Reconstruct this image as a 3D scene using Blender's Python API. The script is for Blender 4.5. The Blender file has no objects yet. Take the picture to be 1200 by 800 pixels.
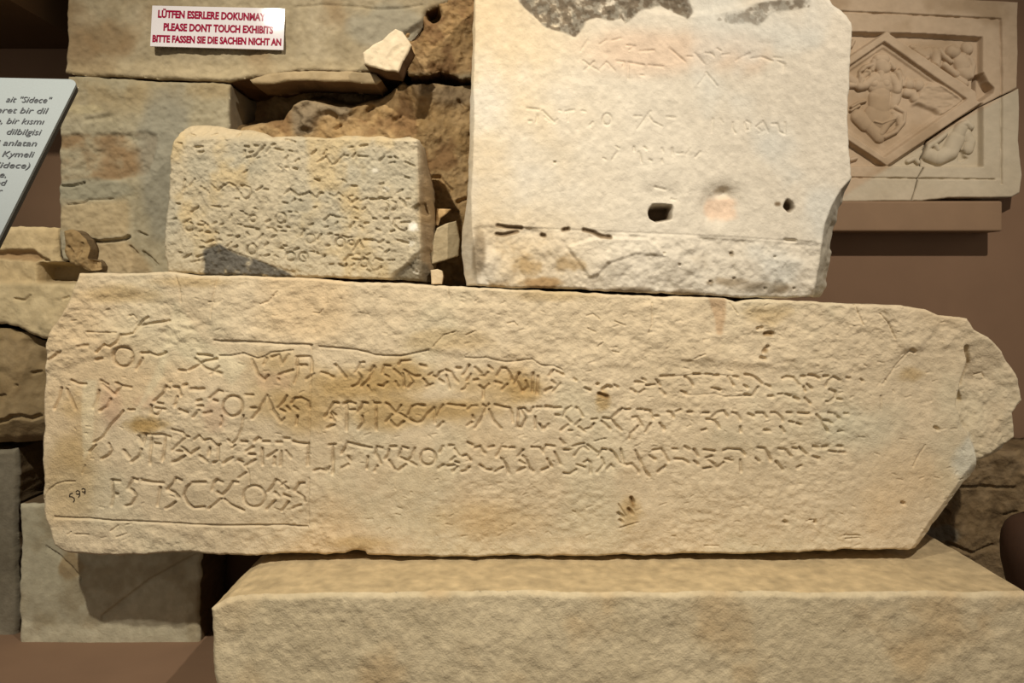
import bpy, math
import numpy as np
from mathutils import Vector

# ------------------------------------------------------------------ camera, world, lamps, exposure
S, D, ZC, CY = 0.002, 1.87, 1.30, 338.0          # metres per pixel at the slab face, camera distance, eye height, horizon row
scn = bpy.context.scene
cd = bpy.data.cameras.new('camera'); cam = bpy.data.objects.new('camera', cd)
scn.collection.objects.link(cam); scn.camera = cam
cam.location = (0, -D, ZC); cam.rotation_euler = (math.pi/2, 0, 0)
cd.sensor_width = 36; cd.lens = 36*D/(1200*S); cd.shift_y = -(400-CY)/1200; cd.clip_start = 0.01

w = bpy.data.worlds.new('world'); scn.world = w; w.use_nodes = True
w.node_tree.nodes['Background'].inputs[0].default_value = (1.0, 0.91, 0.80, 1)
w.node_tree.nodes['Background'].inputs[1].default_value = 0.30

def spot(name, loc, target, power, size, color, radius=0.04, blend=0.5):
    l = bpy.data.lights.new(name, 'SPOT'); l.energy = power; l.spot_size = math.radians(size)
    l.spot_blend = blend; l.shadow_soft_size = radius; l.color = color
    o = bpy.data.objects.new(name, l); scn.collection.objects.link(o)
    o.location = loc
    o.rotation_euler = (Vector(target)-Vector(loc)).to_track_quat('-Z', 'Y').to_euler()
    return o
LAMP_L = Vector((-1.00, -1.70, ZC+1.78)); LAMP_R = Vector((1.08, -1.75, ZC+1.78))
spot('track_spotlight', LAMP_L, (-0.50, 0, ZC-0.16), 205, 64, (1.0, 0.93, 0.80), 0.028, 0.8)
spot('track_spotlight', LAMP_R, (0.52, 0, ZC-0.10), 200, 74, (1.0, 0.91, 0.80), 0.028, 0.8)
vs = scn.view_settings
vs.view_transform = 'Standard'; vs.look = 'None'; vs.gamma = 1; vs.use_curve_mapping = False
vs.exposure = 0.10

# ------------------------------------------------------------------ helpers
def P(px, py, Y):
    k = S*(D+Y)/D
    return Vector(((px-600)*k, Y, ZC+(CY-py)*k))
def lin(c):
    c = np.asarray(c, float)/255.0
    return np.where(c <= 0.04045, c/12.92, ((c+0.055)/1.055)**2.4)
def tag(o, label=None, cat=None, group=None, kind=None):
    for k, v in (('label', label), ('category', cat), ('group', group), ('kind', kind)):
        if v: o[k] = v
    return o
def link(o, parent=None):
    scn.collection.objects.link(o)
    if parent: o.parent = parent; o.matrix_parent_inverse = parent.matrix_world.inverted()
    return o
def empty(name, loc):
    o = bpy.data.objects.new(name, None); o.empty_display_size = 0.05; o.location = loc
    link(o); bpy.context.view_layer.update(); return o

def vnoise(X, Y, s, seed):
    r = np.random.RandomState(seed)
    T = r.rand(256, 256)
    x = X/s+r.rand()*99; y = Y/s+r.rand()*99
    xi = np.floor(x).astype(int); yi = np.floor(y).astype(int)
    fx = x-xi; fy = y-yi
    fx = fx*fx*(3-2*fx); fy = fy*fy*(3-2*fy)
    a = T[yi % 256, xi % 256]; b = T[yi % 256, (xi+1) % 256]
    c = T[(yi+1) % 256, xi % 256]; d = T[(yi+1) % 256, (xi+1) % 256]
    return (a*(1-fx)+b*fx)*(1-fy)+(c*(1-fx)+d*fx)*fy
def fbm(X, Y, s, seed, octv=4, gain=0.5):
    t = 0; a = 1; n = 0
    for i in range(octv):
        t = t+a*(vnoise(X, Y, s/2**i, seed+i*17)-0.5); n += a; a *= gain
    return t/n*2
def smooth(a, b, x):
    t = np.clip((x-a)/(b-a), 0, 1); return t*t*(3-2*t)

def polys(txt, ox=0, oy=0, sc=1.0):
    """'x y x y;c x y r' -> list of polylines in photo pixels"""
    out = []
    for s in txt.replace('\n', ' ').split(';'):
        t = s.split()
        if not t: continue
        if t[0] == 'c':
            x, y, r = map(float, t[1:4]); ry = float(t[4]) if len(t) > 4 else r
            p = [(x+r*math.cos(i*math.pi/9), y+ry*math.sin(i*math.pi/9)) for i in range(19)]
        else:
            v = list(map(float, t)); p = list(zip(v[0::2], v[1::2]))
        out.append([(ox+a/sc, oy+b/sc) for a, b in p])
    return out
def pl(txt): return polys(txt)[0]

class Grid:
    def __init__(s, outline, res, pad=3):
        o = np.array(outline)
        s.x0 = o[:, 0].min()-pad; s.y0 = o[:, 1].min()-pad; s.res = res
        s.nx = int((o[:, 0].max()+pad-s.x0)/res)+2; s.ny = int((o[:, 1].max()+pad-s.y0)/res)+2
        s.xs = s.x0+np.arange(s.nx)*res; s.ys = s.y0+np.arange(s.ny)*res
        s.X, s.Y = np.meshgrid(s.xs, s.ys)
    def dist(s, lines, R, near=False):
        d = np.full((s.ny, s.nx), 1e9)
        if near: NX = np.zeros_like(d); NY = np.zeros_like(d)
        for L in lines:
            if len(L) == 1: L = [L[0], (L[0][0]+0.3, L[0][1])]
            for (ax, ay), (bx, by) in zip(L[:-1], L[1:]):
                c0 = max(0, int((min(ax, bx)-R-s.x0)/s.res)); c1 = min(s.nx, int((max(ax, bx)+R-s.x0)/s.res)+2)
                r0 = max(0, int((min(ay, by)-R-s.y0)/s.res)); r1 = min(s.ny, int((max(ay, by)+R-s.y0)/s.res)+2)
                if c1 <= c0 or r1 <= r0: continue
                x = s.xs[c0:c1][None, :]; y = s.ys[r0:r1][:, None]
                vx, vy = bx-ax, by-ay; q = vx*vx+vy*vy+1e-9
                t = np.clip(((x-ax)*vx+(y-ay)*vy)/q, 0, 1)
                nx_, ny_ = ax+t*vx, ay+t*vy
                e = np.hypot(x-nx_, y-ny_)
                sub = d[r0:r1, c0:c1]; m = e < sub
                sub[m] = e[m]
                if near:
                    NX[r0:r1, c0:c1][m] = nx_[m]; NY[r0:r1, c0:c1][m] = ny_[m]
        return (d, NX, NY) if near else d
    def mask(s, poly):
        m = np.zeros((s.ny, s.nx), bool)
        p = list(poly)
        for (ax, ay), (bx, by) in zip(p, p[1:]+p[:1]):
            if ay == by: continue
            if ay > by: ax, ay, bx, by = bx, by, ax, ay
            r0 = max(0, int(math.ceil((ay-s.y0)/s.res))); r1 = min(s.ny, int(math.ceil((by-s.y0)/s.res)))
            if r1 <= r0: continue
            yy = s.ys[r0:r1]; xc = ax+(yy-ay)/(by-ay)*(bx-ax)
            m[r0:r1] ^= s.xs[None, :] < xc[:, None]
        return m
    def blur(s, a, r):
        n = max(1, int(r/s.res)); a = a.astype(float)
        for _ in range(2):
            for ax in (0, 1):
                p = [(0, 0), (0, 0)]; p[ax] = (n+1, n)
                c = np.cumsum(np.pad(a, p, mode='edge'), axis=ax)
                k = 2*n+1
                a = (c[k:] - c[:-k])/k if ax == 0 else (c[:, k:] - c[:, :-k])/k
        return a
    def region(s, poly, r=2): return s.blur(s.mask(poly), r)
    def groove(s, lines, wd, dep, seed=0):
        R = wd*1.5
        d = s.dist(lines, R+1)
        v = 0.75+0.7*vnoise(s.X, s.Y, 6, 900+seed)
        return dep*v*np.clip(1-d/(wd*(0.8+0.4*vnoise(s.X, s.Y, 9, 910+seed))), 0, 1)
    def crack(s, lines, wd, dep): return dep*np.clip(1-s.dist(lines, wd+1)/wd, 0, 1)**0.6
    def step(s, line, wid, dep):
        """a ledge: the side below/right of the line (as drawn) sinks sharply and comes back over wid pixels"""
        h = np.zeros((s.ny, s.nx))
        for (ax, ay), (bx, by) in zip(line[:-1], line[1:]):
            c0 = max(0, int((min(ax, bx)-s.x0)/s.res)); c1 = min(s.nx, int((max(ax, bx)-s.x0)/s.res)+1)
            if c1 <= c0 or ax == bx: continue
            yc = ay+(s.xs[c0:c1]-ax)/(bx-ax)*(by-ay)
            t = (s.ys[:, None]-yc[None, :])
            prof = np.where((t > -0.6) & (t < wid), (1-t/wid)*np.clip((t+0.6)/1.0, 0, 1), 0)
            h[:, c0:c1] = np.maximum(h[:, c0:c1], dep*prof)
        return h

def jitter(outline, amp, seed, seg=3.0, closed=True):
    pts = []
    o = list(outline); n = len(o); r = np.random.RandomState(seed)
    for i in range(n if closed else n-1):
        a = np.array(o[i], float); b = np.array(o[(i+1) % n], float)
        k = max(1, int(np.hypot(*(b-a))/seg))
        for j in range(k): pts.append(a+(b-a)*j/k)
    if not closed: pts.append(np.array(o[-1], float))
    pts = np.array(pts)
    q = pts.copy()
    for s_, a_ in ((40, 1.0), (14, 0.8), (5, 0.5)):
        q[:, 0] += amp*a_*(vnoise(pts[:, 0], pts[:, 1], s_, seed+1+s_)-0.5)*2
        q[:, 1] += amp*a_*(vnoise(pts[:, 0], pts[:, 1], s_, seed+7+s_)-0.5)*2
    return [tuple(v) for v in q]

def make_mesh(name, V, F, cols, m, parent=None):
    me = bpy.data.meshes.new(name)
    me.vertices.add(len(V)); me.vertices.foreach_set('co', np.asarray(V, np.float32).ravel())
    quads = [f for f in F if f.shape[1] == 4]; tris = [f for f in F if f.shape[1] == 3]
    q = np.concatenate(quads) if quads else np.zeros((0, 4), int); t = np.concatenate(tris) if tris else np.zeros((0, 3), int)
    loops = np.concatenate([q.ravel(), t.ravel()]).astype(np.int32)
    me.loops.add(len(loops)); me.loops.foreach_set('vertex_index', loops)
    starts = np.concatenate([np.arange(len(q))*4, len(q)*4+np.arange(len(t))*3]).astype(np.int32)
    me.polygons.add(len(starts)); me.polygons.foreach_set('loop_start', starts)
    me.polygons.foreach_set('use_smooth', np.ones(len(starts), bool))
    me.update(calc_edges=True); me.validate()
    if cols is not None:
        at = me.attributes.new('Col', 'FLOAT_COLOR', 'POINT')
        c = np.ones((len(V), 4), np.float32); c[:, :3] = cols
        at.data.foreach_set('color', c.ravel())
    me.materials.append(m)
    o = bpy.data.objects.new(name, me); link(o, parent)
    return o

def stone(name, outline, Y0, depth, height, color, m, res=1.0, jit=1.2, seed=1, edge=3.0, edge_d=2.5,
          rings=7, side=3.0, parent=None, side_col=None, taper=0.0):
    """a block: finely modelled front face inside a rough outline, real sides running back to its full depth"""
    out = jitter(outline, jit, seed)
    g = Grid(out, res)
    ins = g.mask(out)
    d, NX, NY = g.dist([out+[out[0]]], max(edge, 2*res)+2, near=True)
    X, Y = g.X.copy(), g.Y.copy()
    H = height(g)
    H = H+edge_d*np.clip(1-np.where(ins, d, 0)/edge, 0, 1)**2
    C = lin(np.clip(color(g), 0, 255))
    cell = ins[:-1, :-1] | ins[1:, :-1] | ins[:-1, 1:] | ins[1:, 1:]
    snap = ~ins & (d < 1e8)
    X[snap] = NX[snap]; Y[snap] = NY[snap]
    rr, cc = np.nonzero(cell)
    ix = lambda r, c: r*g.nx+c
    F = np.stack([ix(rr, cc), ix(rr+1, cc), ix(rr+1, cc+1), ix(rr, cc+1)], 1)
    used, inv = np.unique(F.ravel(), return_inverse=True); F = inv.reshape(F.shape)
    k = S*(D+Y0)/D
    fx, fy, fh = X.ravel()[used], Y.ravel()[used], H.ravel()[used]
    V = np.stack([(fx-600)*k, Y0+fh*k, ZC+(CY-fy)*k], 1)
    cols = C.reshape(-1, 3)[used]
    E = np.concatenate([F[:, [0, 1]], F[:, [1, 2]], F[:, [2, 3]], F[:, [3, 0]]])
    n = len(V); key = E[:, 0].astype(np.int64)*n+E[:, 1]; rev = E[:, 1].astype(np.int64)*n+E[:, 0]
    B = E[~np.isin(key, rev)]
    bv = np.unique(B.ravel()); pos = np.full(n, -1); pos[bv] = np.arange(len(bv))
    allV = [V]; allC = [cols]; faces = [F]; prev = bv; base = n
    cx, cz = V[bv, 0].mean(), V[bv, 2].mean()
    sc = cols[bv] if side_col is None else np.tile(lin(side_col), (len(bv), 1))
    fr = np.linspace(0, 1, rings+1)[1:]**1.6
    for i, t in enumerate(fr):
        v = V[bv].copy()
        yy = v[:, 1]+(Y0+depth-v[:, 1])*t
        arc = v[:, 0]*1000+v[:, 2]*777
        dx = v[:, 0]-cx; dz = v[:, 2]-cz; L = np.hypot(dx, dz)+1e-6
        am = k*side*(fbm(arc, yy*1000, 40, seed+50, 3)-0.15)*min(1, t*6) - taper*t
        v[:, 0] += dx/L*am; v[:, 2] += dz/L*am; v[:, 1] = yy
        allV.append(v); allC.append(sc*(1+0.25*fbm(arc, yy*1000, 25, seed+60, 2))[:, None])
        cur = base+np.arange(len(bv))
        a, b = pos[B[:, 0]], pos[B[:, 1]]
        faces.append(np.stack([prev[b], prev[a], cur[a], cur[b]], 1))
        prev = cur; base += len(bv)
    allV.append(np.array([[cx, Y0+depth, cz]])); allC.append(sc[:1])
    faces.append(np.stack([prev[pos[B[:, 1]]], prev[pos[B[:, 0]]], np.full(len(B), base)], 1))
    return make_mesh(name, np.concatenate(allV), faces, np.concatenate(allC), m, parent)

def mix(c, col, a):
    return c*(1-a[..., None])+np.array(col, float)*a[..., None]
def base_col(g, col, var=10, s=60, seed=1, warm=None):
    c = np.ones((g.ny, g.nx, 1))*np.array(col, float)
    c = c+(fbm(g.X, g.Y, s, seed, 5)*var)[..., None]+(fbm(g.X, g.Y, 5, seed+3, 2)*var*0.45)[..., None]
    if warm is not None: c = mix(c, warm, 0.6*smooth(-0.05, 0.5, fbm(g.X, g.Y, s*1.4, seed+9, 3)))
    return c
def blob(g, x, y, rx, ry, seed=0, rough=0.5):
    q = np.hypot((g.X-x)/rx, (g.Y-y)/ry)+rough*fbm(g.X, g.Y, max(rx, ry)*0.7, 300+seed, 4)
    return np.clip(1.25-q, 0, 1)

# ------------------------------------------------------------------ materials
def node_mat(name, rough=0.85, spec=0.25):
    m = bpy.data.materials.new(name); m.use_nodes = True
    b = m.node_tree.nodes['Principled BSDF']
    b.inputs['Roughness'].default_value = rough; b.inputs['Specular IOR Level'].default_value = spec
    return m, m.node_tree, b
def stone_mat(name, grain=0.12, bump=0.25, scale=260.0, rough=0.85, streak=1.0):
    m, nt, b = node_mat(name, rough)
    N, L = nt.nodes, nt.links
    at = N.new('ShaderNodeAttribute'); at.attribute_name = 'Col'
    tc = N.new('ShaderNodeTexCoord'); mp = N.new('ShaderNodeMapping')
    mp.inputs['Scale'].default_value = (1, 1, streak); L.new(tc.outputs['Object'], mp.inputs[0])
    n1 = N.new('ShaderNodeTexNoise'); n1.inputs['Scale'].default_value = scale; n1.inputs['Detail'].default_value = 4
    n2 = N.new('ShaderNodeTexNoise'); n2.inputs['Scale'].default_value = scale*0.22; n2.inputs['Detail'].default_value = 5
    L.new(mp.outputs[0], n1.inputs['Vector']); L.new(mp.outputs[0], n2.inputs['Vector'])
    mr = N.new('ShaderNodeMapRange'); mr.inputs[1].default_value = 0.3; mr.inputs[2].default_value = 0.7
    mr.inputs[3].default_value = 1-grain; mr.inputs[4].default_value = 1+grain
    L.new(n2.outputs[0], mr.inputs[0])
    mx = N.new('ShaderNodeVectorMath'); mx.operation = 'SCALE'
    L.new(at.outputs['Color'], mx.inputs[0]); L.new(mr.outputs[0], mx.inputs['Scale'])
    L.new(mx.outputs[0], b.inputs['Base Color'])
    ad = N.new('ShaderNodeMath'); ad.operation = 'ADD'
    L.new(n1.outputs[0], ad.inputs[0]); L.new(n2.outputs[0], ad.inputs[1])
    bp = N.new('ShaderNodeBump'); bp.inputs['Strength'].default_value = bump; bp.inputs['Distance'].default_value = 0.003
    L.new(ad.outputs[0], bp.inputs['Height']); L.new(bp.outputs[0], b.inputs['Normal'])
    return m
def flat_mat(name, col, rough=0.8, spec=0.3, var=0.0, scale=8.0, bump=0.0, metallic=0.0):
    m, nt, b = node_mat(name, rough, spec)
    N, L = nt.nodes, nt.links
    c = lin(col); b.inputs['Metallic'].default_value = metallic
    tc = N.new('ShaderNodeTexCoord'); n = N.new('ShaderNodeTexNoise'); n.inputs['Scale'].default_value = scale; n.inputs['Detail'].default_value = 6
    L.new(tc.outputs['Object'], n.inputs['Vector'])
    r = N.new('ShaderNodeValToRGB')
    r.color_ramp.elements[0].position = 0.3; r.color_ramp.elements[1].position = 0.7
    r.color_ramp.elements[0].color = (*(c*(1-var)), 1); r.color_ramp.elements[1].color = (*(c*(1+var)), 1)
    L.new(n.outputs[0], r.inputs[0]); L.new(r.outputs[0], b.inputs['Base Color'])
    if bump:
        bp = N.new('ShaderNodeBump'); bp.inputs['Strength'].default_value = bump; bp.inputs['Distance'].default_value = 0.002
        L.new(n.outputs[0], bp.inputs['Height']); L.new(bp.outputs[0], b.inputs['Normal'])
    return m
M_lime = stone_mat('weathered_limestone', 0.10, 0.55, 240)
M_marble = stone_mat('pale_marble', 0.08, 0.35, 260)
M_grey = stone_mat('pitted_grey_stone', 0.10, 0.55, 260)
M_conc = stone_mat('pier_block_stone', 0.10, 0.35, 180)
M_mortar = stone_mat('rubble_mortar', 0.16, 0.8, 150)
M_relief = stone_mat('smooth_relief_marble', 0.04, 0.08, 200)
M_wall = flat_mat('brown_plaster', (124, 98, 76), 0.9, 0.2, 0.06, 6.0, 0.05)
M_soffit = flat_mat('added_soffit_brown', (84, 62, 38), 0.9, 0.2, 0.06, 6.0, 0.05)  # dark brown for the added soffit
M_shelf = flat_mat('painted_brown_wood', (134, 108, 82), 0.7, 0.3, 0.05, 14.0, 0.1)
M_white = flat_mat('glossy_white_acrylic', (212, 206, 206), 0.035, 0.5)
M_red = flat_mat('dark_red_print', (140, 20, 52), 0.035, 0.4)
M_panel = flat_mat('pale_grey_laminate', (138, 146, 146), 0.5, 0.3, 0.03, 500.0)
M_black = flat_mat('black_edge', (22, 22, 22), 0.5)
M_ink = flat_mat('grey_print', (64, 66, 70), 0.6)
M_pen = flat_mat('black_ink', (52, 42, 30), 0.9)
M_pot = flat_mat('dark_brown_clay', (66, 46, 33), 0.6, 0.3, 0.15, 10.0, 0.2)
M_floor = flat_mat('floor_tile', (110, 92, 74), 0.5, 0.3, 0.08, 3.0)
M_metal = flat_mat('grey_steel', (120, 120, 120), 0.35, 0.5, 0, 5, 0, 1.0)

def box(name, x0, x1, y0, y1, z0, z1, m, parent=None, bev=0.0):
    V = [(x, y, z) for x in (x0, x1) for y in (y0, y1) for z in (z0, z1)]
    F = [(0, 1, 3, 2), (4, 6, 7, 5), (0, 4, 5, 1), (2, 3, 7, 6), (0, 2, 6, 4), (1, 5, 7, 3)]
    me = bpy.data.meshes.new(name); me.from_pydata(V, [], F); me.materials.append(m)
    o = bpy.data.objects.new(name, me); link(o, parent)
    if bev:
        md = o.modifiers.new('bevel', 'BEVEL'); md.width = bev; md.segments = 3
    return o

# ------------------------------------------------------------------ the room
YW = 0.46
tag(box('wall_back', -3.2, 3.2, YW, YW+0.2, 0, 3.4, M_wall), kind='structure')
tag(box('floor', -3.2, 3.2, -4.6, YW+0.2, -0.1, 0, M_floor), kind='structure')
tag(box('ceiling', -3.2, 3.2, -4.6, YW+0.2, 3.4, 3.5, M_wall), kind='structure')

# added soffit, put just above the frame to shade the upper left wall
tag(box('added_soffit', -3.0, -1.22, -0.02, YW, ZC+0.70, ZC+0.95, M_soffit), kind='structure')

# ------------------------------------------------------------------ inscriptions, traced stroke by stroke in photo pixels
BIG = []
def T(ox, oy, sc, txt, store): store += polys(txt, ox, oy, sc)
T(50, 370, 8, """c 757 385 92;340 288 380 280 430 275;50 415 100 385 150 345;935 400 880 500;505 412 560 400;
275 605 330 635 410 640;550 610 610 645;560 640 680 740 740 655 705 630;710 650 830 670;690 630 760 660""", BIG)
T(50, 450, 8, """175 40 150 140 110 230;230 50 270 140 310 232;640 145 610 210 545 250;530 60 510 150 480 220;
1160 20 1125 90 1045 160;1080 180 1125 187;1020 200 1020 270 1080 290 1110 240;1060 225 1150 235;
555 700 620 670 650 620 620 560;840 725 905 680 930 610;765 620 820 690;900 490 940 572 965 480;
1025 480 1010 740;1155 480 1145 600 1125 720;960 465 1020 475 1110 470 1190 492;1050 560 1110 565""", BIG)
T(50, 530, 8, """650 262 725 268;650 262 657 400 640 500;655 400 695 395;
890 260 850 245 800 340 850 360 880 410 830 490 775 505;935 262 1020 278 1130 288;1100 330 1085 420 1070 500""", BIG)
T(180, 380, 8, """390 325 470 405 540 435 640 462;330 430 400 395 470 350 590 325;415 285 545 300;540 465 610 400;235 430 300 435;
925 330 980 470 1040 520 1080 480;1060 320 1035 375;190 590 235 590 260 665;110 590 150 598;350 608 400 600;400 612 470 605;280 575 310 565""", BIG)
T(180, 450, 8, """c 748 205 94;110 30 80 95 5 160;40 180 90 185;225 120 200 205;245 240 320 268;355 50 400 48;410 160 450 148;
415 205 465 205;430 245 375 310;475 278 545 260;530 130 610 60 650 70;865 100 935 102;1070 105 1000 240 930 320;1070 105 1130 240 1195 350;
920 222 965 220;320 490 250 550 180 620;220 628 268 630;185 730 240 715 300 670;270 590 350 660 430 600;430 600 380 630;
440 675 505 728;530 600 520 665;610 580 612 715 570 735;660 742 745 688;830 537 880 540;940 590 870 630;900 655 955 660;
880 755 955 712;800 715 835 732;1030 538 1085 540;960 525 985 500 1005 515;1150 630 1070 682;1022 600 1020 720;1160 545 1200 545;
1140 690 1130 750;110 490 160 495;110 500 100 700;20 558 70 565;570 150 600 160""", BIG)
T(180, 530, 8, """260 262 215 240 180 290 125 352;125 352 200 380 230 420;200 470 160 505 110 530;490 278 370 280 310 330 282 400 320 480 370 520 475 515;
550 350 575 280 600 258 645 280;600 375 640 405 700 350 745 275 790 280;515 530 580 480 635 435;665 440 720 490 770 515 840 548;
800 238 870 190;c 942 415 102;1190 285 1150 255 1110 330 1070 372;1140 380 1175 410;1060 537 1135 460""", BIG)
T(330, 480, 4, """20 340 0 352;105 345 85 345 62 382;62 382 105 410 110 430;50 465 90 448;0 475 32 435;10 400 40 412;8 350 30 370""", BIG)
T(280, 390, 8, """310 228 380 205 410 295 470 205;380 395 420 378 510 350;375 430 380 440;540 225 660 222 690 270 690 360;580 300 640 305;
550 225 555 380 525 470;640 430 705 385;780 370 830 385 890 420;900 300 950 350 1005 415;70 580 130 582;270 588 205 700 140 795;
270 588 310 700 370 770;455 590 420 650 370 700;385 712 435 735;455 690 480 720;500 655 530 612 590 605 650 640 665 700;
520 690 555 718;930 658 895 650 860 710 808 785;985 668 1040 645 1095 660;1035 722 1090 718""", BIG)
T(280, 470, 8, """310 80 375 155 405 190 430 160;550 140 540 215;860 110 895 190;890 222 830 252;870 100 905 130;1020 60 1010 270;
30 378 80 378;130 430 70 467;100 495 150 498;75 598 158 548;232 378 288 378;150 372 185 345 205 352;355 465 272 520;215 520 225 590;
365 385 405 385;430 350 475 352;512 378 570 395 655 405;445 465 490 525;400 470 390 600;330 520 335 590;650 400 640 600;
850 412 898 408;880 420 882 670;705 655 760 635 820 660 850 620""", BIG)
T(370, 415, 8, """55 168 110 190;185 100 230 150 280 210;455 75 420 82 400 140 375 165;395 170 430 220 400 280 345 305;550 115 515 160;
560 125 500 240 430 300;490 300 500 320;700 112 645 105 625 175;655 195 685 215;590 290 630 302 672 265;735 145 780 180 820 225;
780 95 800 65 890 58;980 100 1035 115;830 150 880 185 930 210 980 205;820 180 830 300;870 190 915 260 870 310;1060 197 1092 180;
1040 300 1100 277;1195 158 1160 172 1135 218 1095 200;1155 237 1200 262;1010 230 1060 295;750 260 770 300;
215 462 175 450 140 510 88 585;140 600 178 625;175 662 110 690;270 465 300 448 375 462;310 520 360 522;295 470 285 690;
488 460 445 450 430 500 395 537;440 580 445 640 400 700;570 465 570 705;550 460 605 460;660 460 690 480 745 545 800 562 870 610 950 645 1000 630;
1000 630 1050 560 1112 505;1115 510 1118 640;800 482 755 555;720 570 660 632;830 632 768 680;700 620 745 672;
1020 482 955 475 905 490 865 570;1195 478 1165 520 1130 590;1195 640 1145 685""", BIG)
T(370, 480, 8, """130 330 185 325;350 325 430 340 525 355;350 322 300 310 270 370 242 412;300 440 322 480;305 515 238 550;160 340 155 600;
490 440 480 550;575 347 625 358;570 360 560 410 595 460 610 500;580 530 555 572;700 347 755 345;690 370 680 420 655 460;690 480 745 558;
820 350 865 362;805 370 780 440 860 480 945 520;930 362 905 440 862 480;845 517 775 568;c 1055 445 72;1190 350 1165 400;1195 515 1150 550""", BIG)
T(500, 415, 8, """180 148 230 170 260 222 295 262;115 235 162 268;185 200 215 320;280 132 318 135;400 105 375 160 342 195;455 128 512 178;
415 190 380 250;445 245 478 240;385 280 360 325 330 335;580 112 618 142;575 175 545 208 510 200;500 300 535 332 530 410;582 285 535 330;
660 200 700 135 745 132 780 180 800 240;645 262 700 277;755 285 708 332;850 262 880 320 900 355 945 310 930 255;870 180 825 280;
1000 180 990 350;1045 210 1035 370;1190 150 1150 200;1115 338 1165 320;
200 470 282 482 358 488;390 515 420 487 472 485;432 575 435 600;425 640 382 670;558 492 530 570 500 632 452 692;582 520 620 615 695 695;
530 475 560 500 582 470;640 475 700 490 780 505 800 560 808 635;862 520 850 680 890 688 930 600 880 512 915 505 955 548;1000 500 970 545;
1035 497 1072 497;1118 490 1162 500;1058 655 1095 705 1138 675;1020 590 1020 690;155 640 108 682""", BIG)
T(500, 480, 8, """155 345 122 395;160 515 112 547;212 340 252 335;260 365 305 425;268 440 232 472;198 525 262 520;272 485 302 497;292 535 248 575;
385 308 430 335;452 362 500 345 520 390 548 408;340 435 372 422 412 472;400 540 372 572 332 580;582 357 628 345;500 520 550 560 605 568;
742 355 702 350 680 400 652 438;778 358 822 358;698 458 740 512 765 590;712 542 642 584;905 378 858 437;900 435 942 482;873 485 928 512;
922 545 850 582;985 352 1060 355 1095 397 1120 335 1200 345;1088 572 1138 546;940 480 970 560 1000 580;1130 468 1168 530""", BIG)
T(630, 415, 8, """178 162 240 192;132 250 162 277;72 347 128 318;148 347 212 280;338 228 362 246;442 315 492 337;718 290 748 307;915 262 992 267;
978 230 1012 247;1018 292 1098 285;1110 240 1145 290;1148 340 1192 377;875 330 920 357;958 357 1002 330;0 497 28 497;72 497 128 497;
148 504 215 500;240 582 265 520 312 490;362 503 397 530 422 578;268 590 312 637;288 663 218 712;295 716 322 714;18 658 50 705 102 660;
170 570 205 575;398 618 358 662;380 680 442 722;508 610 555 605;450 702 500 690 528 648;695 592 792 508;618 600 692 606 730 660 788 712;
602 628 640 662 678 697;815 517 862 515;935 520 975 520;888 592 932 588 978 662;932 680 870 740 860 785;1008 525 1052 530 1082 602;
1100 580 1132 580;1058 650 1012 727;1145 648 1188 702""", BIG)
T(630, 480, 8, """213 278 245 318;250 378 292 378;330 342 390 328 435 320;345 432 390 370 432 345 475 378;92 463 132 532;42 572 98 550;
160 398 212 512;248 600 300 606 362 565;368 518 442 542;438 497 470 475 497 500 497 592;470 335 562 402;608 370 642 376;570 432 602 378;
600 453 622 512 558 587;683 380 720 410 762 492 812 512;650 557 690 518 708 540;838 517 880 508 942 572 948 592;918 388 970 500 1000 570 1050 628;
1052 435 1102 467;1080 378 1160 370 1198 422;1128 587 1198 528;780 372 800 490""", BIG)
T(760, 415, 8, """110 206 232 200;340 215 380 240 412 287;108 328 152 378;298 345 348 367;420 186 478 184;533 186 578 190;600 202 652 198;
588 315 662 332;738 213 792 287;800 210 832 215;888 290 922 312;900 190 937 195;958 200 1000 220 1062 277;1093 285 1137 307;
1020 310 970 390 900 378;180 540 212 545 232 587;258 537 302 520;108 648 142 707;363 540 402 540;513 546 557 548;540 608 592 612 632 640 657 682;
590 590 640 545 702 530 732 577;783 545 822 560 852 612;933 560 982 582;1010 550 1072 550 1102 592;1088 712 1132 715;1148 548 1182 548;
855 680 860 722;498 712 532 700""", BIG)
T(760, 480, 8, """10 433 62 467;50 382 122 370 152 420 187 482;92 587 157 535;228 368 268 370;338 348 378 372;423 375 462 432;248 462 320 465 372 497;
428 480 462 512;518 378 618 386;540 452 592 435;558 475 612 510 640 550 702 493;700 382 740 365 800 370 862 378 902 422;718 460 782 477;
860 470 866 572;1018 355 1082 360 1112 400 1142 472;518 552 582 540""", BIG)
T(880, 415, 8, """130 288 172 300;250 375 287 372;318 375 362 387;398 405 437 422;498 410 547 457;293 225 330 210 392 215 442 282;468 208 497 208;
538 195 590 200 632 222;523 285 562 317;490 310 502 342;678 206 717 205;700 297 720 250 772 213 827 242;733 335 792 357 787 405 732 447 700 442;
893 220 922 226;1028 235 1052 252;810 420 852 427;155 395 200 392;
60 550 112 550 142 592;188 548 217 548;238 555 282 590 292 622;333 546 372 548;438 550 532 556;358 630 392 636;428 645 462 657;
123 712 172 716;273 680 307 727;608 568 640 600 672 660 712 717;728 550 762 556;788 565 827 602;678 622 720 625 757 647;813 726 862 722;878 560 912 560""", BIG)
T(880, 480, 8, """58 360 122 365 152 410 182 472;43 455 72 482;233 488 297 562;258 365 302 372;323 380 372 432;393 360 432 368;453 350 482 385 522 417;
583 345 627 357;668 352 712 345;578 440 632 453;728 388 792 396;808 342 852 345;828 400 882 403;438 547 472 525""", BIG)

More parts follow.
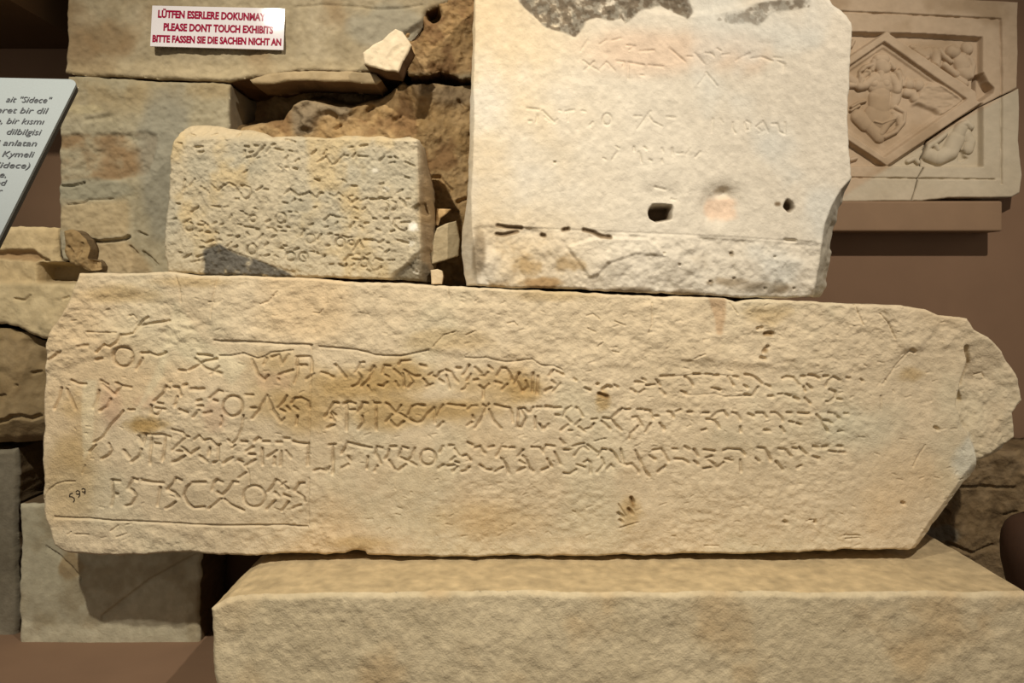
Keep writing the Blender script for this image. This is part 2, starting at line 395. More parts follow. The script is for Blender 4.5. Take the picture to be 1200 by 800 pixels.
LINES = polys("""64 605 80 606 106 607 130 609 175 611 210 613 260 615 300 615 330 615 361 617""")
FRAME = polys("""365 405 365 440 364 475 362 520 362 545;362 560 361 590 361 616""")
CR = []
T(50, 370, 8, """740 178 790 180 860 162 885 115 940 45 990 12;740 178 735 200 710 245 640 290 590 270 560 300 515 340;890 98 1000 75 1080 62 1190 48;
925 348 1000 345 1075 375 1130 362 1160 340""", CR)
T(50, 450, 8, """485 545 560 500 640 380 730 290 760 250;810 240 860 240;440 632 500 570""", CR)
T(180, 450, 8, """850 290 835 400 820 440 790 510 740 560 705 520;740 595 770 570;180 425 280 450 300 480 340 492;385 520 430 482 470 530 530 512 600 575 630 565;
640 300 650 345 630 390""", CR)
THIN = []
T(50, 530, 8, """0 435 50 350 120 300 200 275 300 272;400 120 370 195;635 738 700 690;778 680 832 668;690 795 780 765;235 770 262 745;300 770 420 775""", THIN)
T(50, 370, 8, """420 150 560 155 700 157;275 45 325 42""", THIN)
T(180, 530, 8, "850 120 895 170 900 290", THIN)
T(40, 300, 4, """665 90 685 140 692 215;860 100 840 200 830 290;820 215 845 215;1060 225 1100 212 1140 165;440 280 465 275 480 295;100 478 130 445""", THIN)
T(330, 320, 4, """780 70 785 110;810 275 760 290 710 345;865 290 910 270;145 185 180 188 195 168;1060 235 1090 228 1105 245""", THIN)
T(600, 320, 4, """655 140 655 240 640 275;400 345 425 325;470 365 500 372;480 225 530 245;355 260 390 275;350 200 380 190 410 215;850 400 900 378;1020 140 1055 190""", THIN)
T(900, 480, 4, """735 165 705 215 680 265;195 515 225 515;360 590 430 590;365 605 430 600""", THIN)
T(600, 480, 4, """385 148 440 133;500 445 535 500;505 555 590 528;905 640 970 640""", THIN)
T(860, 320, 4, """680 190 720 235 750 305;820 365 760 430 700 520;560 145 600 240;690 575 690 640;1155 480 1190 470 1200 490""", THIN)

SLAB = pl("""93 320 120 319 150 320 200 319 230 322 262 323 330 325 356 325 400 329 460 331 500 334 560 337 640 341 700 344 740 345 780 347
850 349 862 354 875 352 900 351 950 353 1000 357 1050 357 1083 361 1100 369 1115 371 1135 374 1143 387 1160 396 1178 413 1192 432 1200 446 1206 470
1194 486 1197 500 1198 516 1192 530 1180 545 1165 556 1150 560 1133 570 1119 590 1106 612 1092 631 1078 645 1060 645 1040 644 1010 645 990 643 975 646 950 646 900 648
860 650 840 649 800 651 770 652 730 651 700 653 640 654 600 652 570 652 545 653 500 653 450 652 430 652 428 648 415 646 403 650
380 652 340 649 300 651 288 651 240 650 232 648 180 650 140 651 100 650 75 648 62 640 58 625 52 610 49 600 48 580 50 560 48 540
51 500 50 470 53 440 53 402 60 385 80 360 85 340""")
UP = pl("""40 300 1210 300 1210 400 1130 405 1060 412 1000 440 940 433 900 430 840 425 790 420 770 425 745 430 720 428 690 431 662 432
640 427 620 423 600 422 570 419 545 417 520 412 500 409 490 413 470 416 455 416 440 412 430 408 400 406 373 405 355 402 320 400 251 398 245 420 200 400 190 395 40 440""")
def slab_h(g):
    h = fbm(g.X, g.Y, 170, 5, 3)*5 + fbm(g.X, g.Y, 34, 6, 4)*2.2 + fbm(g.X, g.Y*1.4, 8, 8, 3)*(0.5+0.9*smooth(-0.2, 0.5, fbm(g.X, g.Y, 70, 9, 2)))
    up = g.region(UP, 3.0)
    lowband = g.region(pl('40 607 361 617 420 640 1210 640 1210 700 40 700'), 2)
    h += -1.7*up + up*(fbm(g.X, g.Y*1.3, 14, 12, 4)*2.2+fbm(g.X, g.Y*1.6, 45, 13, 3)*1.8)
    h += lowband*(fbm(g.X, g.Y, 13, 14, 3)*1.6-0.3)
    lobe = g.region(pl('1128 392 1136 420 1128 445 1122 475 1130 500 1143 520 1150 552 1220 570 1220 380 1150 380'), 2.5)
    h += lobe*(13+fbm(g.X, g.Y, 22, 15, 4)*5)*smooth(385, 450, g.Y)
    h += g.crack(polys('1134 408 1138 425 1135 436 1131 449;1128 462 1131 470'), 4.0, 8)
    h += g.region(pl('1150 556 1162 541 1180 530 1200 517 1220 570 1150 570'), 3)*14
    # chipped back lower right corner
    t = ((g.X-1128)*(645-558)-(g.Y-558)*(1066-1128))/math.hypot(87, 62)
    h += np.clip(t, 0, 60)*0.9*(g.Y > 530)*smooth(530, 560, g.Y)
    h += g.region(pl('1030 356 1040 372 1050 400 1070 415 1100 380 1100 350'), 3)*-2.5
    h += g.region(pl('1035 440 1064 418 1100 450 1090 480 1040 470'), 8)*2.0
    h += g.region(pl('832 350 848 350 848 370 843 392 838 392 836 370'), 2)*3.2
    L = g.groove(BIG, 2.6, 3.3)
    h += L
    h += g.step(LINES[0], 3.0, 3.2) + g.groove(FRAME, 1.7, 1.6, 3)
    h += g.step(pl('251 398 268 399 286 399 305 400 320 401 335 402 352 402 367 403'), 4, 2.6)
    h += g.step(pl('257 416 270 416 286 413 294 416 302 419 310 417 318 412 330 411 345 409'), 4, 2.4)
    h += g.step(pl('374 405 400 407 420 409 432 412 440 415 456 416 470 416 490 412 503 409'), 3.5, 2.4)
    h += g.step(pl('545 418 555 419 570 418 580 421 592 423 602 423 612 421 624 420 634 427 650 428 660 433'), 3, 1.8)
    h += g.step(pl('774 441 790 440 815 438 840 438 860 440'), 2.5, 1.4)+g.step(pl('800 461 812 462 825 461 835 460 850 464 868 463 880 463'), 2.5, 1.6)
    h += g.crack(CR, 1.9, 3.6) + g.crack(THIN, 1.2, 1.9)
    # pits
    pit = polys('702 461 707 463 711 464;896 391 900 390 905 391;894 412 899 406;891 419 895 420;1067 410 1071 412;740 584 742 588;737 597 741 602;725 602 730 606;727 610 729 612;955 612;887 385 892 384;1057 589 1059 590;919 611 921 612;706 456 712 452 716 454;1096 501 1099 503;700 450')
    h += g.crack(pit, 2.8, 5)
    r = np.random.RandomState(4)
    sm = [[(r.uniform(70, 1150), r.uniform(330, 645))] for _ in range(240)]
    sm = [[(p[0][0], p[0][1]), (p[0][0]+r.uniform(1, 7), p[0][1]-r.uniform(-2, 3))] for p in sm]
    h += g.crack(sm, 1.3, 1.1)
    return h
def slab_c(g):
    c = base_col(g, (206, 188, 156), 9, 80, 21)
    c = mix(c, (208, 180, 138), 0.5*smooth(0, 0.5, fbm(g.X, g.Y, 120, 31, 3)))
    c = mix(c, (200, 190, 160), 0.45*smooth(0, 0.5, fbm(g.X, g.Y, 90, 41, 4)))
    ora = (168, 138, 86)
    for i, (x, y, rx, ry, a) in enumerate([(420, 452, 62, 26, .75), (350, 480, 55, 28, .55), (475, 440, 45, 22, .7), (470, 485, 90, 20, .65), (540, 478, 60, 14, .5),
             (580, 450, 60, 22, .45), (615, 455, 25, 16, .6), (170, 497, 22, 12, .9), (330, 455, 60, 30, .35), (85, 560, 38, 60, .35), (80, 530, 30, 30, .35),
             (140, 345, 60, 14, .45), (230, 330, 60, 8, .4), (85, 478, 22, 18, .35), (706, 470, 9, 12, .6), (740, 600, 16, 20, .45), (1068, 438, 22, 10, .45),
             (650, 345, 60, 10, .35), (520, 400, 50, 14, .3), (560, 610, 80, 22, .25), (420, 637, 40, 10, .45), (320, 420, 30, 14, .3), (900, 370, 30, 14, .35)]):
        c = mix(c, ora, a*smooth(0, 0.9, blob(g, x, y, rx, ry, i)))
    c = mix(c, (160, 124, 88), 0.45*g.region(pl('830 349 850 349 850 368 845 392 840 392 837 370'), 1.5))
    c = mix(c, (196, 164, 134), 0.35*smooth(0, .7, blob(g, 128, 475, 14, 26, 31)))
    for x, y, rx, ry in ((130, 478, 12, 22), (253, 485, 14, 22), (320, 445, 22, 12), (170, 470, 14, 8)):
        c = mix(c, (190, 158, 128), 0.35*smooth(0, .7, blob(g, x, y, rx, ry, int(x))))
    c = mix(c, (216, 204, 170), 0.55*np.clip(g.region(pl('98 445 114 445 112 480 109 522 98 540 96 480'), 1)+g.region(pl('205 350 238 398 290 428 272 452 262 440 225 425 198 405 192 440 150 500 140 520 165 470 188 420'), 2), 0, 1))
    c = mix(c, (205, 205, 190), 0.6*smooth(0, .8, blob(g, 1134, 540, 16, 26, 77)))
    c = mix(c, (192, 186, 160), 0.5*smooth(0, .9, blob(g, 1010, 500, 60, 30, 78)))
    c = mix(c, (120, 90, 50), 0.8*np.clip(1-g.dist(polys('702 461 707 463 711 465;896 391 903 391;896 410;740 584 742 592;738 599'), 5)/4, 0, 1))
    c = mix(c, (120, 92, 60), 0.25*np.clip(1-g.dist(BIG, 4)/2.2, 0, 1)*vnoise(g.X, g.Y, 40, 71))
    return c
slab = stone('long_inscribed_slab', SLAB, 0.0, 0.165, slab_h, slab_c, M_lime, 0.9, 0.9, 3, 3.5, 3.0, side=2)
tag(slab, 'long cream limestone slab with large carved letters and a broken right end', 'stone slab')

# ink number on the slab
def ribbon(name, lines, wpx, Y, m, parent=None, tilt=None):
    V, F = [], []
    for L in lines:
        L = jitter(L, 0, 1, 1.0, closed=False)
        for i, p in enumerate(L):
            q = L[min(i+1, len(L)-1)]; o = L[max(i-1, 0)]
            d = np.array(q)-np.array(o); d = d/(np.hypot(*d)+1e-9); nrm = np.array((-d[1], d[0]))*wpx/2
            V += [tuple(P(p[0]+nrm[0], p[1]+nrm[1], Y)), tuple(P(p[0]-nrm[0], p[1]-nrm[1], Y))]
            if i: n = len(V); F.append((n-4, n-3, n-1, n-2))
    me = bpy.data.meshes.new(name); me.from_pydata(V, [], F); me.materials.append(m)
    o = bpy.data.objects.new(name, me); link(o, parent)
    # drape on the carved face
    if tilt is not None:
        from mathutils.bvhtree import BVHTree
        dg = bpy.context.evaluated_depsgraph_get(); bvh = BVHTree.FromObject(tilt, dg)
        for v in me.vertices:
            h = bvh.ray_cast(Vector((v.co.x, -0.5, v.co.z)), Vector((0, 1, 0)))
            if h[0] is not None: v.co.y = h[0].y-0.0008
    return o
num = []
T(50, 530, 8, """234 402 206 412 200 438 226 438 246 452 250 472 238 490;262 392 278 378 298 386 300 404 282 416 266 406;300 400 300 425 286 446;
318 368 334 358 350 366 352 384 338 394 322 386;352 380 352 400 342 412""", num)
ribbon('inventory_number', num, 1.25, -0.02, M_pen, slab, slab)

# ------------------------------------------------------------------ small grey inscribed stone
SM = []
T(200, 140, 8, """690 250 727 256;785 246 812 250;882 245 830 300 775 350;708 360 747 350;793 366 832 355;690 290 692 335;973 274 1052 290;930 265 898 305;
1168 396 1200 375;1108 290 1142 300;1097 340 1078 365;683 502 712 480;1008 440 1032 457;1078 450 1102 456;1148 460 1182 466;125 565 115 665;
222 560 178 622;280 630 362 692;320 650 352 672;380 610 440 672 502 610;500 622 550 595 602 625 632 672;660 622 690 618;700 625 745 640 755 690 720 752 672 735 655 690;
808 667 862 633;868 658 912 660;1068 702 1117 655 1192 712;608 746 642 750;1058 781 1092 786;1138 772 1162 748;735 310 770 300;230 260 300 255;260 310 310 300""", SM)
T(350, 140, 8, """162 288 118 328;232 328 262 288;178 402 250 350 292 402;338 417 422 333;428 340 462 340;532 318 508 352;558 343 642 350;758 387 802 348;
838 356 867 355;898 350 932 372;998 400 1082 436;468 266 502 260;578 250 642 240;148 560 192 577;408 565 442 587;498 625 542 625;0 715 60 700 95 680 147 722;
168 732 200 685 222 690;288 700 342 732 372 690 412 722;378 750 390 765;468 740 490 782 552 745;578 772 642 740;668 748 742 750 770 735 832 750;
828 742 872 740;928 687 972 660;948 745 992 772;798 650 832 682;1013 746 1042 745;998 540 1032 547;478 720 502 716;850 410 900 400;760 610 790 600""", SM)
T(200, 230, 8, """193 147 262 98;383 92 467 102;508 106 537 100;18 217 52 208;128 252 182 215;58 70 82 72;618 30 642 25;698 32 722 13;558 207 572 183;658 142 682 146;
698 163 717 177;788 113 812 127;898 242 932 225;c 1033 205 48;1008 155 1062 158;1108 146 1132 148;1168 150 1187 156;432 245 398 262;468 272 492 260;288 235 302 240;
338 268 352 277;258 270 302 275 322 250;628 266 657 268;688 285 772 296;798 308 822 311;908 300 950 300 987 332;1008 290 1037 296;1088 290 1112 296;1038 328 1082 331;
418 338 447 354;328 342 362 340;268 332 292 325;538 374 572 370;613 387 642 375;713 343 727 362;838 392 867 358;948 392 987 368;288 418 320 442 392 413;223 370 247 382;
458 410 477 416;567 433 528 472;598 482 622 468;753 450 782 451;912 438 888 467;1063 465 1087 468;278 482 312 477;118 582 192 546;248 574 322 546;198 622 262 601;
1128 602 1157 590;978 560 1007 572;1158 507 1197 488;888 562 922 550;1018 492 1052 485;c 1120 565 42;80 530 102 532;c 760 500 46;c 170 285 40;c 770 210 30""", SM)
T(350, 230, 8, """8 38 27 46;143 107 167 98;518 103 552 127;598 127 622 108;578 47 642 18;468 40 490 67 542 28;718 37 770 15 832 42;868 40 912 62 912 110 878 132;
958 35 992 62 1002 92;820 60 842 100 820 140;238 222 290 175 322 180;333 188 402 204 442 211;528 205 552 211;478 292 517 243;362 243 348 262;243 292 272 283;
98 272 132 258;568 280 602 302;618 256 652 250;698 210 727 217;798 214 837 208;898 215 947 210;900 220 885 262 930 302 990 332 1012 308;958 250 1037 245;
863 332 897 320;728 308 762 322;23 372 47 323;c 105 400 42;207 358 178 402;278 360 290 350 312 352;343 365 367 366;408 372 460 390 492 385;c 385 430 42;
258 472 287 463;513 507 540 460 572 418;578 438 602 482;613 408 692 411;718 418 755 442 792 412;828 435 847 436;818 527 847 503;753 483 782 497;928 413 1027 440;
c 42 570 42;108 518 142 521;168 530 182 542;228 577 242 558;428 602 470 555 502 555;538 545 567 549;638 552 667 538;498 590 572 596;608 575 647 592;378 640 430 667 447 638;
638 690 667 707;698 612 720 585 787 602;738 692 772 663;838 600 857 601;878 602 897 598;498 652 522 638;288 647 322 638;c 610 625 38;c 490 435 24;30 560 60 590""", SM)
SMALL = pl("""207 146 214 142 240 143 262 147 290 150 305 153 318 158 330 157 345 158 360 159 380 161 405 158 440 157 462 160 478 157 490 162 495 175
500 200 504 230 506 260 506 300 503 330 470 328 420 327 395 326 350 324 320 324 280 322 240 322 210 320 196 319 193 300 195 260 198 220 200 180""")
def small_h(g):
    h = fbm(g.X, g.Y, 60, 105, 3)*2.0+fbm(g.X, g.Y, 12, 106, 4)*2.2+fbm(g.X, g.Y, 4.5, 107, 2)*1.3
    h += g.groove(SM, 2.1, 3.0, 5)
    # rounded top edge, falls back
    top = 164+4*fbm(g.X, g.Y*0, 40, 109, 3)
    h += np.clip(top-g.Y, 0, 30)*0.9
    # broken right end
    e = 489+(g.Y-160)*0.03+3*fbm(g.X*0, g.Y, 22, 111, 3)
    h += np.clip(g.X-e, 0, 40)*1.9
    h += g.region(pl('497 236 483 243 490 252 500 250'), 1.5)*8+g.region(pl('460 322 475 312 486 300 500 290 508 300 508 335 460 332'), 2)*(7+4*fbm(g.X, g.Y, 8, 113, 3))
    h += g.region(pl('236 322 238 292 252 286 270 293 290 300 320 312 345 318 345 330 236 330'), 1.2)*(2.4+2.5*fbm(g.X, g.Y, 8, 115, 3))
    h += g.crack(polys('218 155 226 158;246 158 252 156;206 167 212 168;335 163 345 166;318 170 322 169;276 158 278 155'), 2, 3)
    return h
def small_c(g):
    c = base_col(g, (184, 171, 143), 11, 30, 121)
    c = mix(c, (162, 156, 136), 0.5*smooth(-0.1, 0.5, fbm(g.X, g.Y, 50, 131, 4)))
    c = mix(c, (192, 168, 122), 0.6*smooth(0.05, 0.5, fbm(g.X, g.Y, 44, 141, 4)))
    c = mix(c, (205, 182, 142), 0.55*smooth(170, 152, g.Y+5*fbm(g.X, g.Y, 20, 3, 2)))  # top bevel lightened in colour, as if lit from above
    c = mix(c, (88, 84, 76), 0.92*g.region(pl('238 322 239 293 247 289 258 286 266 292 280 299 300 304 318 311 335 318 344 324 344 330 238 330'), 0.8)*smooth(-0.6, 0.1, fbm(g.X, g.Y, 9, 151, 3)+0.25))
    c = mix(c, (110, 84, 52), 0.6*g.region(pl('492 165 512 165 512 335 487 335 494 290 490 240'), 3))
    c = mix(c, (90, 82, 66), 0.7*g.region(pl('455 330 470 314 488 302 500 310 505 335'), 2))
    c = mix(c, (228, 224, 212), 0.8*smooth(0, .7, blob(g, 484, 265, 7, 6, 5)))
    for x, y in ((482, 285), (487, 318), (453, 222), (440, 200)): c = mix(c, (215, 208, 190), 0.6*smooth(0, .7, blob(g, x, y, 4, 4, x)))
    return c
st = stone('inscribed_stone', SMALL, 0.03, 0.12, small_h, small_c, M_grey, 0.8, 1.2, 43, 3.5, 3.0, side=3)
tag(st, 'small grey inscribed stone block with pitted letters and a dark patch at its lower left', 'stone block')

# ------------------------------------------------------------------ large pale inscribed block
WH = []
T(600, 40, 6.667, """592 48 538 132;737 43 688 77;850 28 788 47;898 85 962 90 918 122;1000 130 1112 125;558 208 620 250 682 287;642 213 568 282;
688 272 740 215 802 282;820 208 882 215 868 252;908 220 1032 241;910 222 908 342;1068 240 1182 251;1000 320 1032 322;118 580 212 590;130 680 152 680;
258 648 292 682;238 600 330 692 352 668;418 606 482 594;440 605 438 682;548 600 572 605;608 712 632 688;c 743 665 34 44;958 640 1012 640;1060 620 1100 682 1172 717;
1085 600 980 742;368 596 382 600;200 640 190 690""", WH)
T(770, 40, 6.667, """98 110 222 212;238 170 277 173;298 148 372 227;378 145 432 150 447 172;508 162 562 155;618 207 660 180 722 153;738 190 820 175 902 207;
918 180 982 186;943 210 1002 232 986 292;388 298 472 402;382 318 328 392;78 645 142 650;438 662 430 762;498 664 517 692;595 690 588 730 612 772;
688 690 700 750 728 742 732 690 700 678;820 690 780 720 812 752;830 680 872 762;898 702 942 700 960 762 1002 782 1002 690;470 110 502 132;840 750 800 775""", WH)
T(680, 160, 6.667, """280 75 300 90;420 80 422 110;500 80 520 100;640 95 650 120;720 90 722 140;860 95 830 140;940 120 900 160;460 120 480 200;540 180 560 190;640 180 642 200;760 130 800 130;180 170 200 180;250 180 290 120""", WH)
WHITE = pl("""556 -25 970 -25 978 3 986 8 995 15 1000 24 999 60 996 90 994 130 996 170 998 205 1002 215 1004 228 1003 250 999 270 992 285 997 305 992 325 988 340 980 350
948 348 920 349 890 348 862 348 850 346 800 345 760 343 705 340 650 338 600 337 560 334 545 334 541 320 538 290 540 262 546 236 549 200 551 120 554 40""")
def white_h(g):
    h = fbm(g.X, g.Y, 150, 205, 3)*2.5+fbm(g.X, g.Y, 20, 206, 4)*0.8+fbm(g.X, g.Y, 6, 207, 2)*0.6
    yl = 265+(g.X-585)*0.052+1.5*fbm(g.X, g.Y*0, 60, 208, 3)
    low = smooth(-1.5, 4, g.Y-yl)
    h += low*(1.0+fbm(g.X, g.Y, 30, 209, 4)*5+fbm(g.X, g.Y, 9, 210, 3)*1.6)+np.clip(g.Y-yl-25, 0, 80)*0.10
    h += g.crack([[(585, 266), (640, 268), (700, 271), (780, 274), (860, 278), (955, 284)]], 1.6, 0.7)
    h += g.groove(WH, 2.0, 1.5, 7)
    h += g.region(pl('665 289 678 306 692 325 700 322 712 308 745 297 780 300 760 280 700 278'), 1.2)*-3.0
    h += g.region(pl('766 240 787 241 786 256 770 259 762 255 761 247'), 0.9)*26
    h += g.region(pl('752 222 772 216 790 218 800 230 788 238 760 238'), 5)*3.0+g.crack(polys('768 219 780 222;787 233 792 234'), 1.8, 1.6)
    h += g.region(pl('822 236 832 222 852 214 866 225 862 250 840 262 824 255'), 6)*7
    h += g.region(pl('838 226 846 220 856 222 856 230 842 231'), 2)*5
    h += g.region(pl('920 238 923 234 929 238 930 244 925 249 919 243'), 0.7)*12
    h += g.crack(polys('583 264 595 266 611 267;582 274 590 275 606 271;635 275 638 276;661 269 666 268;684 269 695 272 705 277 715 278;920 281 932 282;'), 2.6, 3.4)
    h += g.crack(polys('857 297;908 301;796 310;833 330;861 326;778 297;898 338;932 338;650 190;'), 2.2, 3)
    # upper right corner and right side broken back
    e = np.interp(g.Y, [-30, 200, 208, 222, 240, 262, 300, 335, 352], [1010, 1010, 997, 984, 974, 965, 960, 955, 946])
    h += np.clip(g.X-e-1, 0, 60)*(1.5+0.5*fbm(g.X, g.Y, 22, 219, 3))*(g.Y > 195)
    h += np.clip((g.X-990)*0.5+(22-g.Y)*0.5, 0, 30)*0.8
    # left arris worn back
    el = np.interp(g.Y, [-30, 100, 200, 236, 262, 300, 340], [557, 556, 555, 552, 553, 556, 560])+1.5*fbm(g.X*0, g.Y, 20, 215, 3)
    h += np.clip(el-g.X, 0, 40)*1.7
    lich = g.region(pl('604 -5 625 18 640 32 662 38 674 43 684 32 686 24 700 20 714 24 725 22 733 27 742 20 750 12 762 8 775 4 790 12 806 20 812 12 800 -5'), 1.5)
    h += lich*(1.5+fbm(g.X, g.Y, 7, 216, 3)*2.4)
    h += g.region(pl('736 -30 745 4 768 12 800 16 835 13 870 6 900 -4 960 -6 960 -30'), 2.5)*5.5
    return h
def white_c(g):
    c = base_col(g, (212, 202, 182), 6, 90, 221)
    c = mix(c, (210, 186, 146), 0.75*smooth(760, 560, g.X)*smooth(-0.5, 0.4, fbm(g.X, g.Y, 90, 231, 4)+0.2))
    c = mix(c, (214, 178, 146), 0.45*smooth(0, .8, blob(g, 790, 60, 110, 32, 1)))
    c = mix(c, (222, 184, 152), 0.55*smooth(0, .7, blob(g, 845, 243, 18, 16, 2)))
    c = mix(c, (168, 138, 92), 0.65*smooth(0.05, 0.6, fbm(g.X, g.Y, 26, 241, 4))*smooth(265, 300, g.Y)*smooth(880, 620, g.X))
    c = mix(c, (150, 118, 76), 0.8*smooth(0, .7, blob(g, 638, 332, 26, 7, 4)))
    lg = (134, 126, 110)
    m1 = g.region(pl('600 -28 608 2 625 18 640 32 662 38 674 43 684 32 686 24 700 20 714 24 725 22 733 27 742 20 750 12 762 8 775 4 790 12 806 22 814 12 800 -28'), 1.5)
    m2 = g.region(pl('838 22 850 14 866 16 885 4 905 0 950 -2 950 8 905 14 896 24 888 30 880 26 858 28'), 1.2)
    nz = smooth(-0.55, 0.15, fbm(g.X, g.Y, 10, 251, 4)+0.1)
    c = mix(c, lg, 0.95*np.clip(m1+m2, 0, 1)*nz)
    c = mix(c, (98, 84, 66), 0.7*smooth(0.2, .6, np.clip(m1+m2, 0, 1)*(0.5+fbm(g.X, g.Y, 5, 255, 3))))
    dk = g.dist(polys('583 264 595 266 611 267;582 274 590 275 606 271;635 275 638 276;684 269 695 272 705 277 715 278;660 269 666 268;910 239 912 239'), 6)
    c = mix(c, (112, 92, 66), 0.85*np.clip(1.5-dk/2.4, 0, 1))
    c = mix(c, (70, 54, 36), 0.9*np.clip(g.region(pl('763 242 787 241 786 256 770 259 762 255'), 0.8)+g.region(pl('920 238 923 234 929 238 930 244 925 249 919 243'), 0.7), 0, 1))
    for x, y, rx, ry in ((900, 338, 40, 8), (857, 330, 20, 6), (915, 335, 10, 8), (560, 300, 8, 30), (740, 340, 30, 5), (805, 343, 20, 4), (858, 297, 3, 4), (833, 330, 5, 5)):
        c = mix(c, (118, 100, 74), 0.6*smooth(0, .8, blob(g, x, y, rx, ry, int(x))))
    c = mix(c, (206, 206, 196), 0.5*smooth(0.0, 0.5, fbm(g.X, g.Y, 70, 261, 3))*smooth(700, 850, g.X))
    c = mix(c, (150, 142, 124), 0.75*g.region(pl('998 206 985 226 974 242 966 265 961 300 955 335 962 352 1010 352 1010 206'), 1.5))  # broken right facet greyed, its shade put into the colour
    return c
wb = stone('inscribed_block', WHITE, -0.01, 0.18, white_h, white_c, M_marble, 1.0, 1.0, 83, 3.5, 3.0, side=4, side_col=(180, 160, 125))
tag(wb, 'large pale upright stone block with faint worn lettering and a dark socket hole', 'stone block')

# ------------------------------------------------------------------ masonry pier behind the exhibits (part of the building)
pier = empty('wall_left', (P(300, 330, 0.16).x, 0.30, 0)); tag(pier, kind='structure')
YP = 0.18
def pub_h(g):
    h = fbm(g.X, g.Y, 90, 305, 3)*2.5+fbm(g.X, g.Y, 16, 306, 4)*2.0+fbm(g.X, g.Y, 5, 307, 2)*1.0
    h += g.crack(polys('345 8 380 6 420 8 445 11 470 10 495 6'), 1.6, 2.2)
    h += g.region(pl('78 35 90 37 97 40 88 40'), 1)*-2
    h += g.region(pl('470 40 490 28 497 24 494 38 480 48 472 52'), 1)*8
    h += g.region(pl('175 14 182 10 184 60 176 62'), 2)*-0.8
    return h
def pier_c(col, seed, warm=None):
    def f(g):
        c = base_col(g, col, 14, 60, seed, warm)
        return c
    return f
def pub_c(g):
    c = base_col(g, (154, 140, 112), 18, 34, 321)
    c = mix(c, (134, 110, 78), 0.7*smooth(0.05, 0.5, fbm(g.X, g.Y, 70, 331, 4)))
    c = mix(c, (142, 136, 118), 0.7*smooth(0, .6, blob(g, 455, 28, 50, 26, 3)))
    c = mix(c, (126, 102, 70), 0.6*smooth(0, .7, blob(g, 130, 42, 40, 22, 5)))
    c = mix(c, (184, 166, 130), 0.55*smooth(60, 85, g.Y))
    return c
stone('block', pl('79 -40 560 -40 560 -15 520 4 500 12 495 30 480 46 470 60 462 84 430 83 345 82 318 90 300 90 270 95 200 92 150 90 120 88 82 86 73 84 74 66 77 50 77 20'),
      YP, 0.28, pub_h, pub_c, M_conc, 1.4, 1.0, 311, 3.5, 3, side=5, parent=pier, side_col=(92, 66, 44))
def plo_h(g):
    h = fbm(g.X, g.Y, 60, 405, 3)*2.5+fbm(g.X, g.Y, 14, 406, 4)*2.0+fbm(g.X, g.Y, 5, 407, 2)*1.0
    a = g.region(pl('60 158 150 157 172 154 184 160 180 186 172 205 110 214 60 216'), 2)
    h += a*(2.2+fbm(g.X, g.Y, 8, 408, 3)*2)
    h += g.crack(polys('72 218 85 218 98 214'), 2.2, 6)+g.crack(polys('80 240 98 238 104 234 118 234 132 233'), 1.4, 3)
    h += g.crack(polys('101 281 115 283 130 282 145 280 150 277'), 2.6, 9)
    h += g.region(pl('98 140 130 134 132 139 100 142'), 1.5)*3+g.region(pl('105 98 165 98 168 112 150 116 110 106'), 3)*-1.8
    h += g.crack(polys('168 295 178 303 184 310;163 272 172 276;152 288 160 296'), 1.8, 5)
    h += g.region(pl('150 230 195 200 198 300 190 310 150 240'), 5)*1.5
    return h
def plo_c(g):
    c = base_col(g, (156, 146, 120), 16, 30, 421)
    c = mix(c, (150, 132, 98), 0.8*smooth(150, 110, g.Y)*smooth(-.4, .4, fbm(g.X, g.Y, 30, 3, 4)))
    c = mix(c, (186, 172, 134), 0.6*smooth(0, .6, blob(g, 100, 128, 30, 6, 2)))
    c = mix(c, (130, 104, 72), 0.85*g.region(pl('60 158 150 157 172 154 184 160 180 186 172 205 110 214 60 216'), 1.5)*smooth(-.7, .1, fbm(g.X, g.Y, 26, 431, 4)))
    c = mix(c, (136, 132, 116), 0.75*smooth(0, .5, blob(g, 195, 200, 30, 90, 6)))
    c = mix(c, (136, 132, 112), 0.7*smooth(0, .5, blob(g, 105, 222, 50, 12, 7)))
    c = mix(c, (166, 146, 110), 0.7*g.region(pl('68 242 100 236 150 234 152 262 148 276 110 280 68 268'), 3))
    c = mix(c, (166, 144, 108), 0.7*g.region(pl('100 284 150 282 168 300 182 322 100 322'), 3))
    return c
stone('block', pl('79 89 120 91 180 94 240 96 268 98 268 150 267 240 266 335 118 335 110 320 104 306 73 304 70 290 70 260 70 230 69 180 71 140 76 100'), YP, 0.27, plo_h, plo_c, M_conc, 1.2, 0.8, 411, 3, 2.5,
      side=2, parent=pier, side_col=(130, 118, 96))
def rub_h(g):
    h = fbm(g.X, g.Y, 70, 505, 3)*9+fbm(g.X, g.Y, 22, 506, 4)*6+fbm(g.X, g.Y, 7, 507, 3)*3.0
    hi = np.interp(g.X, [265, 300, 330, 345, 360, 400, 415, 450, 475, 560], [150, 148, 140, 122, 118, 124, 124, 112, 96, 92])+3*fbm(g.X, g.Y*0, 14, 508, 3)
    h += 75*smooth(4, -26, g.Y-hi)*smooth(500, 455, g.X)+3
    h += g.region(pl('345 124 358 116 375 119 390 124 405 122 414 130 400 138 385 130 372 136 366 150 350 150 355 138'), 1.5)*(-9+5*fbm(g.X, g.Y, 8, 509, 3))
    h += g.region(pl('480 98 560 98 560 124 520 128 490 112'), 4)*-4
    h += g.crack(polys('392 150 398 146;460 140 468 136;430 128 436 124;538 118 544 124;450 90 460 92'), 2.5, 6)
    h += g.crack(polys('500 208 514 206 520 214 528 222;536 236 545 232;524 245 536 248'), 3, 7)
    return h
